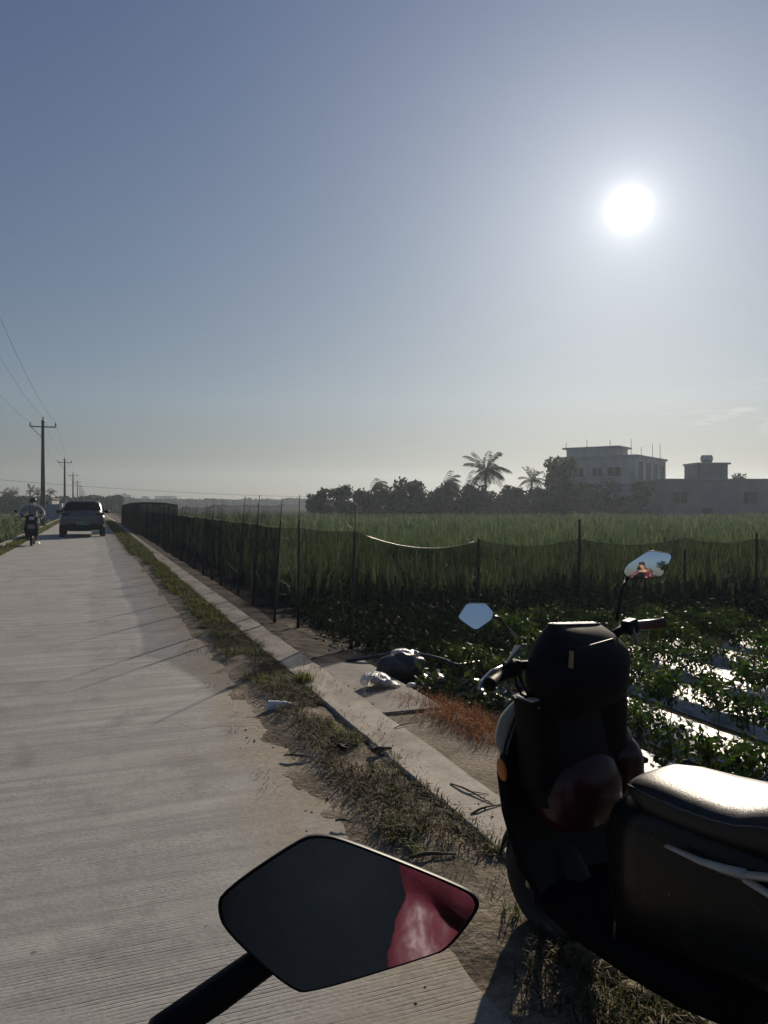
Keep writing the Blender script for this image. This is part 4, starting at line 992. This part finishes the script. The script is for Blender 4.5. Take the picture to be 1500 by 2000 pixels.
    for a_ in np.linspace(R(12), R(105), 12):
        c = Vector((0, wy+math.cos(a_)*.215, .19+math.sin(a_)*.215)); rd_ = Vector((0,math.cos(a_),math.sin(a_)))
        rr.append([c+rd_*(-.035*abs(t)**2)+Vector((.062*t,0,0)) for t in (-1,-.6,0,.6,1)]+[c+rd_*(-.035*abs(t)**2-.008)+Vector((.058*t,0,0)) for t in (1,.6,0,-.6,-1)])
    b.loft(rr); b.build('front_fender', M['black_plastic'], root)
    for sx in (-1,1): MB().tube([(sx*.075,wy+.0,.205),(sx*.07,wy-.06,.55)], .017, 8).build('fork', M['silver'], root)
    MB().tube([(0,.40,.55),(0,.28,.92)], .03, 10).build('steering_column', M['matte_black'], root)
    b = MB(); b.loft([se(y, 0, .93, hx, hz_, 20) for y, hx, hz_ in ((.33,.10,.07),(.365,.09,.06),(.385,.06,.035),(.39,.02,.012))]); b.build('headlight', M['clear_lens'], root)
    # foot board, body under the seat
    b = MB(); b.loft([se(y, 0, zc, hx, hz_, 24, .4) for y, zc, hx, hz_ in ((.42,.255,.10,.02),(.36,.24,.15,.035),(.2,.225,.158,.04),(0,.22,.15,.045),(-.15,.22,.13,.05),(-.3,.235,.1,.05))]); b.build('footboard', M['rubber_mat'], root)
    b = MB(); b.loft([se(y, 0, zc, hx, hz_, 28, .62) for y, zc, hx, hz_ in ((.13,.40,.05,.16),(.09,.41,.10,.20),(-.03,.45,.116,.20),(-.22,.485,.135,.20),(-.42,.52,.148,.185),(-.65,.56,.15,.15),(-.85,.60,.12,.11),(-1.0,.64,.08,.065),(-1.06,.66,.03,.02))]); bd = b.build('body_shell', M['body_gloss'], root)
    for (y, z, d, r_) in ((-.02,.475,(.012,.03,.008),.4),(-.05,.472,(.010,.008,.030),.2),(-.085,.47,(.010,.02,.018),.9),(-.118,.488,(.010,.012,.052),.15),(-.145,.468,(.010,.022,.012),.3)):
        x = -(.100+.30*(.0-y)*.5); b = MB(); b.box((x, y, z), d, (R(20),0,0)); b.build('emblem', M['grey_plastic'], bd, smooth=False, bevel=.002)
    # seat
    b = MB(); rr = []
    for y, hx, zt, zb in ((.035,.05,.672,.652),(.022,.075,.692,.648),(-.015,.098,.710,.645),(-.08,.114,.720,.645),(-.18,.126,.724,.65),(-.28,.134,.733,.66),(-.34,.137,.745,.665),(-.40,.139,.772,.67),(-.46,.139,.788,.675),(-.62,.132,.80,.69),(-.78,.115,.805,.70),(-.86,.08,.80,.715),(-.885,.04,.785,.73)):
        rr.append([Vector((hx*x,y,zb+(zt-zb)*z)) for x, z in ((-.92,.0),(-1.0,.25),(-1.0,.5),(-.965,.70),(-.86,.87),(-.6,.965),(-.3,1.0),(0,1.0),(.3,1.0),(.6,.965),(.86,.87),(.965,.70),(1,.5),(1,.25),(.92,0))])
    b.loft(rr); st = b.build('seat', M['seat_vinyl'], root)
    for sx in (3, 11): MB().tube([r[sx]+Vector(((-.0015 if sx < 7 else .0015),0,0)) for r in rr], .0028, 6).build('piping', M['black_shine'], st)
    # pale trim under the seat that forks around a slot
    for sx in (-1, 1):
        b = MB(); X = lambda y: sx*(.108+.5*min(.13,max(0,-y))*.6+.004)
        def strip(pts, h0, h1):
            rr = []; k = len(pts)
            for i, (y, z) in enumerate(pts):
                h = h0+(h1-h0)*i/(k-1); x = sx*(.112+.16*min(.27,max(0,-y))); rr.append([Vector((x,y,z-h)),Vector((x+sx*.012,y,z)),Vector((x,y,z+h)),Vector((x-sx*.01,y,z))])
            b.loft(rr)
        strip([(-.15,.603),(-.20,.608),(-.26,.614),(-.32,.622),(-.38,.632)], .003, .016)
        strip([(-.375,.632),(-.46,.660),(-.55,.685),(-.75,.72),(-.92,.74)], .010, .013); strip([(-.375,.622),(-.46,.61),(-.55,.598),(-.72,.62),(-.90,.66)], .010, .012)
        b.build('trim_strip', M['trim_and_sunlit_lip'], root)
    b = MB(); b.loft([se(y, 0, .66, hx, .04, 16) for y, hx in ((-1.0,.10),(-1.06,.085),(-1.085,.04))]); b.build('tail_light', M['red_lens'], root)
    MB().tube([(-.06,-.25,.2),(-.16,-.33,.09),(-.245,-.36,.012)], [.012,.011,.014], 8).build('kickstand', M['steel'], root)
    MB().tube([(.07,-.3,.22),(.075,-.72,.2)], [.03,.025], 8).build('swing_arm', M['matte_black'], root)
M['rubber_mat'] = surf('rubber_mat', (.007,.007,.008), .95, spec=.03, scale=20)
M['amber_dull'] = surf('amber_sticker', (.35,.16,.05), .5)
M['black_shine'] = surf('black_rubber_trim', (.03,.03,.03), .22, spec=.7)
M['grip_red'] = surf('grip_rubber', (.07,.012,.014), .4, scale=20)
M['body_gloss'] = surf('body_gloss', (.004,.006,.007), .28, coat=.0, spec=.2, scale=4, rvar=.08, col2=(.012,.012,.010))
M['trim_and_sunlit_lip'] = surf('trim_and_sunlit_lip', (.5,.46,.39), .3, scale=6, spec=.6)
build_scooter(scr)
own = empty('electric_scooter', (-.27, .02, -.003), (0, 0, 0), 'scooter below the frame whose dark mirror fills the foreground', 'scooter')
rid = empty('electric_scooter', (0,0,0), (0, 0, math.pi), 'dark scooter with the oncoming rider, headlight towards us', 'scooter')
for r in (own, rid):
    for ch in list(scr.children): copy_tree(ch, r)
for o in own.children: o.matrix_parent_inverse = Matrix.Identity(4)
HEADT = Vector((-.18, -.17, 1.47))
mir = lambda px, *a_, **k_: mirror(scr, SI, px, *a_, **k_)
lm, lc, ln = mirror(scr, SI, (930,1203), 2.2, Vector((.9,-6,3.3)), [(893,1205),(911,1177),(950,1178),(965,1195),(962,1210),(929,1233),(898,1211)], M['mirror'], 0, cw=.13)
q0 = SI @ at(1008,1243,2.3); q1 = SI @ (ray_plane(958,1204,lc,ln)-ln*.012); b = MB(); b.tube([q0, q0.lerp(q1,.35)+Vector((0,0,.005)), q0.lerp(q1,.62)+Vector((0,0,.02)), q1], [.006,.0045,.0045,.008], 8); b.build('stem', M['black_shine'], lm)
rm, rc, rn = mirror(scr, SI, (1267,1105), 2.6, HEADT+Vector((.22,0,.02)), [(1215,1118),(1222,1104),(1262,1077),(1275,1075),(1310,1080),(1314,1087),(1303,1110),(1294,1126),(1262,1131),(1224,1129)], M['mirror'], .75, cw=.15)
q0 = SI @ at(1205,1212,2.46); q1 = SI @ (ray_plane(1226,1126,rc,rn)-rn*.014); b = MB(); b.tube([q0, q0.lerp(q1,.4)+Vector((-.012,0,.0)), q0.lerp(q1,.75)+Vector((-.012,0,.0)), q1], [.006,.0045,.0045,.008], 8); b.build('stem', M['matte_black'], rm)
# mirror of our own scooter, close to the camera
OI = Matrix.Translation(own.location).inverted()
fm, fc, fn = mirror(own, OI, (680,1787), .5, Vector((-.25,-.26,1.13)), [(422,1775),(432,1740),(585,1637),(620,1630),(668,1637),(912,1735),(938,1758),(934,1782),(880,1853),(845,1868),(612,1940),(568,1938),(438,1822)], M['dark_mirror'], 0, .03, inset=.965)
q1 = OI @ (ray_plane(505,1893,fc,fn)-fn*.016); q2 = OI @ at(420,1945,.47); q3 = OI @ at(322,2012,.44); q4 = Vector((.20,.27,1.03)); q5 = Vector((.19,.24,.95))
b = MB(); b.tube([q1+Vector((.03,0,.02)), q1, q2, q3, q3.lerp(q4,.55), q4, q5], [.008,.0105,.0105,.0105,.010,.009,.009], 12); b.build('stem', M['matte_black'], fm)
rp = on(61, 1067, 0); rid.location = (rp.x, rp.y+.55, 0)
for ch in rid.children: ch.matrix_parent_inverse = Matrix.Identity(4)
for src in (lm, rm): copy_tree(src, rid)
b = MB(); b.box((0,.545,.66), (.22,.01,.15), (R(-8),0,0)); b.build('number_plate', M['grey_plastic'], rid, smooth=False, bevel=.005)

# the oncoming rider
J = {k: Vector(v) for k, v in SIT.items()}
per = empty('person', rid.location, (0,0,math.pi), 'oncoming rider in grey jacket, dark helmet and white face mask', 'person')
J['head'] += Vector((0,0,-.07)); J['neck'] += Vector((0,0,-.04))
bo, g = body({k: tuple(v) for k, v in J.items()}, per)
garment('jacket', g, [['waist','chest','collar'],['collar','shl','ual','ell','fal','wrl'],['collar','shr','uar','elr','far','wrr'],['waist','pelvis']], .028, M['grey_cloth'], per)
garment('trousers', g, [['pelvis','hpl','thl','knl','cal','anl'],['pelvis','hpr','thr','knr','car','anr']], .02, M['dark_trouser'], per)
h = J['head']; b = MB(); b.ell(h+Vector((0,-.015,.075)), (.122,.132,.098), None, 24, 14); b.box(h+Vector((0,.12,.06)), (.19,.07,.012), (R(-12),0,0)); b.build('helmet', M['helmet_shell'], per)
b = MB(); b.ell(h+Vector((0,.062,-.055)), (.085,.062,.062)); b.build('face_mask', M['mask_cloth'], per)
for sx in (-1,1): MB().ell(h+Vector((sx*.032,.092,.008)), (.014,.008,.009)).build('eye', M['hair'], per)
for s_, sx in (('l',-1),('r',1)):
    b = MB(); t_ = J['to'+s_]; b.loft([se(y, t_.x, t_.z+.0+zz, .045*f, .035*f, 14) for y, f, zz in ((t_.y-.17,.75,.01),(t_.y-.1,1,.005),(t_.y,1,0),(t_.y+.06,.7,-.008))]); b.build('shoe', M['matte_black'], per)

# whoever takes the picture, astride the near scooter: seen in the mirrors
J = {k: Vector(v)+Vector((-.27,0,-.03)) for k, v in SIT.items()}; J['face'] = Vector((.75,.66,-.05))
J['elr'] = Vector((.10,-.20,1.10)); J['wrr'] = Vector((.06,-.17,1.30)); J['har'] = Vector((.04,-.10,1.40))
J['wrl'] = Vector((-.58,.05,.985)); J['hal'] = Vector((-.585,.15,.965))
ph = empty('person', (0,0,0), (0,0,0), 'photographer with black cap and open red jacket reflected in the scooter mirrors', 'person')
bo, g = body({k: tuple(v) for k, v in J.items()}, ph)
garment('shirt', g, [['pelvis','waist','chest','collar']], .075, M['navy_cloth'], ph)
garment('trousers', g, [['pelvis','hpl','thl','knl','cal','anl'],['pelvis','hpr','thr','knr','car','anr']], .02, M['dark_trouser'], ph)
q = G()
for s_, sx in (('l',-1),('r',1)):
    c_ = J['chest']; q.node('to'+s_, c_+Vector((sx*.02,-.06,.16)), .07); q.node('p1'+s_, c_+Vector((sx*(.135 if sx > 0 else .34),-.0 if sx > 0 else -.06,.02)), .085).node('p2'+s_, c_+Vector((sx*(.175 if sx > 0 else .36),.03 if sx > 0 else -.08,-.16)), .08).node('p3'+s_, c_+Vector((sx*(.235 if sx > 0 else .37),.04 if sx > 0 else -.08,-.33)), .08)
    for k in ('sh','ua','el','fa','wr'):
        p_, r_ = g.n[g.k[k+s_]]; q.node(k+s_, p_, r_+.03)
    q.chain(['to'+s_,'sh'+s_,'ua'+s_,'el'+s_,'fa'+s_,'wr'+s_]).chain(['sh'+s_,'p1'+s_,'p2'+s_,'p3'+s_])
q.chain(['tol','tor']); jk = skin('jacket', q.n, q.e, 0, M['red_cloth'], ph, 3)
tx = bpy.data.textures.new('folds', 'CLOUDS'); tx.noise_scale = .07; dm = jk.modifiers.new('folds', 'DISPLACE'); dm.texture = tx; dm.strength = .045; dm.mid_level = .5; dm.texture_coords = 'LOCAL'
h = J['head']; f = J['face'].normalized(); fz = math.atan2(-f.x, f.y)
b = MB(); b.ell(h+Vector((0,0,.055)), (.102,.112,.085), (0,0,fz), 22, 12); b.box(h+f*.135+Vector((0,0,.045)), (.15,.11,.012), (R(-10),0,fz)); b.build('cap', M['hair'], ph)
b = MB(); b.ell(h-f*.05-Vector((0,0,.02)), (.088,.07,.09), (0,0,fz)); b.build('hair', M['hair'], ph)
sdv = Vector((f.y,-f.x,0))
for sx in (-1,1):
    MB().ell(h+f*.083+sdv*sx*.033+Vector((0,0,.008)), (.013,.009,.008), (0,0,fz)).build('eye', M['hair'], ph)
    MB().ell(h+sdv*sx*.09-Vector((0,0,.01)), (.012,.022,.034), (0,0,fz)).build('ear', M['skin'], ph)
MB().ell(h+f*.083-Vector((0,0,.055)), (.026,.01,.008), (0,0,fz)).build('mouth', surf('lips', (.3,.1,.09), .5), ph)
# trees behind the camera, seen in the right mirror
for x, y, w, h_, lb in ((-16,-34,9,7,'leafy tree behind the photographer, left in the mirror'),(-5,-40,9,8,'leafy tree behind the photographer, in the middle of the mirror'),(7,-38,8,6.5,'leafy tree behind the photographer, right in the mirror'),(-30,-36,9,6,'leafy tree behind the photographer at the mirror edge')):
    xc, yc = x*CY-y*SY, x*SY+y*CY; broad_tree('tree', 750+1500*xc/yc, yc, w, h_, lb, 1200, .7, nb=10)

# ------------------------------------------------------------------ litter
M['white_plastic'] = surf('white_plastic', (.8,.82,.84), .35, scale=25, var=.2)
def bagmat():
    m, nt, out = newmat('thin_plastic_bag'); n = N(nt); tc = n('ShaderNodeTexCoord').outputs['Object']
    p = n('ShaderNodeBsdfPrincipled'); p.inputs['Base Color'].default_value = (.72,.71,.68,1); p.inputs['Roughness'].default_value = .25
    n.l(n.bump(n.noise(tc, 26, 4, .6, 1.5), 1.0, .02), p.inputs['Normal'])
    t = n('ShaderNodeBsdfTransparent'); t.inputs[0].default_value = (.95,.95,.94,1); mx = n('ShaderNodeMixShader'); f_ = n.ramp(n.noise(tc, 14, 3), [(.35, (.25,.25,.25)), (.6, (.8,.8,.8))])
    n.l(f_, mx.inputs[0]); n.l(t.outputs[0], mx.inputs[1]); n.l(p.outputs[0], mx.inputs[2]); n.l(mx.outputs[0], out.inputs[0]); return m
M['bag'] = bagmat(); M['bag_fill'] = surf('bag_contents', (.2,.15,.085), .7, scale=20, bump=.4)
c = on(548, 1386, 0); a_ = W(1,.02,0).normalized()
bt = empty('bottle', c+Vector((0,0,.03)), label='crushed white plastic bottle lying on the road edge', cat='bottle')
b = MB(); pr = [(-.092,.022),(-.085,.030),(-.06,.029),(-.03,.031),(0,.027),(.03,.030),(.05,.026),(.065,.018),(.072,.013),(.092,.013)]
rings = []
for t, r_ in pr:
    rings.append([Vector(a_*t)+Vector((-a_.y,a_.x,0))*math.cos(w)*r_*1.2*(1+.25*mnoise.noise((t*30,math.cos(w)*2,1)))+Vector((0,0,1))*math.sin(w)*r_*1.2*(.9+.3*mnoise.noise((t*34,math.sin(w)*2,5)))-Vector((0,0,.002)) for w in np.linspace(0,2*math.pi,17)[:-1]])
b.loft(rings); b.build('body', M['white_plastic'], bt)
MB().tube([a_*.074, a_*.096], .0155, 14).build('cap', M['white_plastic'], bt)
b = MB(); b.tube([a_*-.088, a_*-.078], .0318, 16); b.build('base_band', surf('faded_blue', (.1,.14,.2), .4), bt)
c = on(741, 1342, -.03); bg_ = empty('plastic_bag', c, label='clear plastic bag of brown scraps lying on the concrete slab', cat='bag')
b = MB(); b.ell((0,.03,.055), (.135,.10,.062), (0,0,.3), 30, 16, 1, .5); b.ell((.11,.0,.02), (.06,.07,.02), (0,.3,0), 16, 8, 1, .5); b.ell((-.10,.03,.075), (.035,.03,.035), None, 12, 8, 1, .6); b.build('film', M['bag'], bg_)
b = MB(); b.ell((.02,.03,.042), (.085,.065,.038), (0,0,.3), 18, 10, 1, .5); b.build('contents', M['bag_fill'], bg_)
c = on(788, 1328, -.12); bg_ = empty('rubbish_sack', c, label='dark rubbish sack with a white top behind the clear bag', cat='sack')
b = MB(); b.ell((0,.05,.10), (.20,.16,.13), None, 26, 14, 1, .5); b.build('sack', surf('dark_sack', (.03,.03,.032), .4, bump=.5, bscale=18), bg_)
b = MB(); b.ell((.04,.06,.215), (.11,.08,.045), (0,.1,0), 22, 10, 1, .6); b.ell((.14,.07,.205), (.04,.035,.03), None, 12, 8, 1, .6); b.build('white_film', M['bag'], bg_)
c = on(803, 1340, -.04); b = MB(); b.ell((c.x,c.y,c.z+.012), (.035,.03,.014), None, 12, 8, 1, .6); tag(b.build('plastic_scrap', M['bag']), 'small white plastic scrap right of the clear bag', 'litter')
M['hose'] = surf('hose', (.02,.021,.023), .3, scale=12, spec=.6)
pp = [at(675,1291,7.0), at(705,1287,7.0), at(740,1281,7.05), at(768,1277,7.1), at(800,1276,7.1), at(835,1281,7.0), at(870,1290,6.9), at(893,1299,6.8), at(930,1294,7.0), at(962,1291,7.3)]
q = []
for i in range(len(pp)-1):
    for k in range(4):
        t = k/4; p0, p1, p2, p3 = pp[max(i-1,0)], pp[i], pp[i+1], pp[min(i+2,len(pp)-1)]; q.append(.5*((2*p1)+(p2-p0)*t+(2*p0-5*p1+4*p2-p3)*t*t+(3*p1-p0-3*p2+p3)*t**3))
q.append(pp[-1])
hs = empty('hose', q[0], label='black irrigation hose arching over the rubbish by the ditch', cat='hose')
kid(MB().tube(q, .017, 10).build('pipe', M['hose']), hs)
c0 = at(779,1275,7.08); kid(MB().tube([c0-W(.07,0,0), c0-W(.06,0,0), c0+W(.06,0,0), c0+W(.07,0,0)], [.02,.03,.03,.02], 12).build('coupling', M['hose']), hs)
M['twig'] = surf('twig', (.08,.06,.045), .85, scale=30)
TW = [(555,1475,612,1479,.007,'thin forked twig lying on the concrete near the grass'),(725,1466,765,1460,.014,'short dark stick on the grass strip'),(800,1675,890,1668,.009,'long dark stick right of the near mirror top'),(655,1603,690,1607,.006,'twig on the sandy road edge above the mirror'),(738,1608,762,1609,.007,'dark twig on the sand left of the green tuft'),(790,1655,806,1668,.009,'stubby stick on the sand above the mirror'),(920,1590,985,1570,.006,'pale twig on the kerb beside the scooter'),(770,1422,820,1408,.004,'thin curved twig on the kerb'),(880,1530,965,1572,.005,'thin stick along the gap beside the kerb')]
for x0, y0, x1, y1, r_, lb in TW:
    z = .02; p0, p1 = on(x0, y0, z), on(x1, y1, z); mid = p0.lerp(p1, .5)+Vector((random.uniform(-.01,.01), random.uniform(-.01,.01), .006)); L = (p1-p0)
    b = MB(); b.tube([p0, p0.lerp(mid,.6)+Vector((0,0,.004)), mid, p1], [r_*.7,r_,r_*.8,r_*.4], 6); sd_ = Vector((-L.y,L.x,0))*.2; b.tube([p0.lerp(p1,.4)+Vector((0,0,.004)), p0.lerp(p1,.65)+sd_], [r_*.6,r_*.3], 5)
    tag(b.build('twig', M['twig']), lb, 'twig', 'twigs')
c = on(664, 1455, .02); b = MB()
for k in range(7): b.box((c.x+random.uniform(-.05,.05), c.y+random.uniform(-.07,.07), c.z+.012), (random.uniform(.03,.07), random.uniform(.03,.08), .008), (random.uniform(-.5,.5), random.uniform(-.5,.5), random.random()*3))
tag(b.build('plastic_debris', M['matte_black'], smooth=False), 'torn black plastic scrap lying in the dry grass strip', 'litter')
# clods of earth along the shaded edge below the scooter
M['clod'] = m_dirt('clod_soil', (.2,.16,.11), (.28,.23,.16), (.34,.28,.2))
for px, py, s_, lb in [(1150,1880,.07,'pale lump of soil under the scooter, nearest the wheel'),(1175,1895,.06,'pale lump of soil under the scooter, second from the wheel'),(1200,1912,.055,'pale lump of soil under the scooter, in the middle'),(1225,1915,.075,'largest pale lump of soil under the scooter'),(1240,1945,.05,'pale lump of soil under the scooter, farthest right')]:
    c = on(px, py, 0); b = MB(); b.ell((c.x,c.y,.012), (s_,s_*.8,s_*.5), (.2,.1,px), 14, 9, 1, .9); tag(b.build('soil_clod', M['clod']), lb, 'soil', 'soil lumps under the scooter')
n_s = 400
P = scatter(900, .85, 1.85, 1.4, 7, lambda x, y: patch(x, y, 12, 2) > .05, lambda x, y: (zv(x, y) if 1.0 < x < 1.52 else (.018 if x > 1.5 else -.004)))
b = MB()
for p_ in P[:500]: s_ = random.uniform(.002,.009); b.ell(tuple(p_), (s_,s_*.8,s_*.6), (0,0,random.random()*3), 6, 4, 1, .5)
tag(b.build('pebbles', M['clod']), kind='stuff')
# ------------------------------------------------------------------ the hazy air
m = bpy.data.materials.new('haze'); m.use_nodes = True; nt = m.node_tree; nt.nodes.clear(); n = N(nt)
v = n('ShaderNodeVolumePrincipled'); v.inputs['Color'].default_value = (.74,.86,1,1); v.inputs['Density'].default_value = .00058; v.inputs['Anisotropy'].default_value = .5
o = n('ShaderNodeOutputMaterial'); n.l(v.outputs[0], o.inputs['Volume'])
hzb = MB().box((0, 300, 15), (1700, 900, 32.9)).build('haze', m, smooth=False); tag(hzb, kind='stuff')
S.cycles.volume_bounces = 1
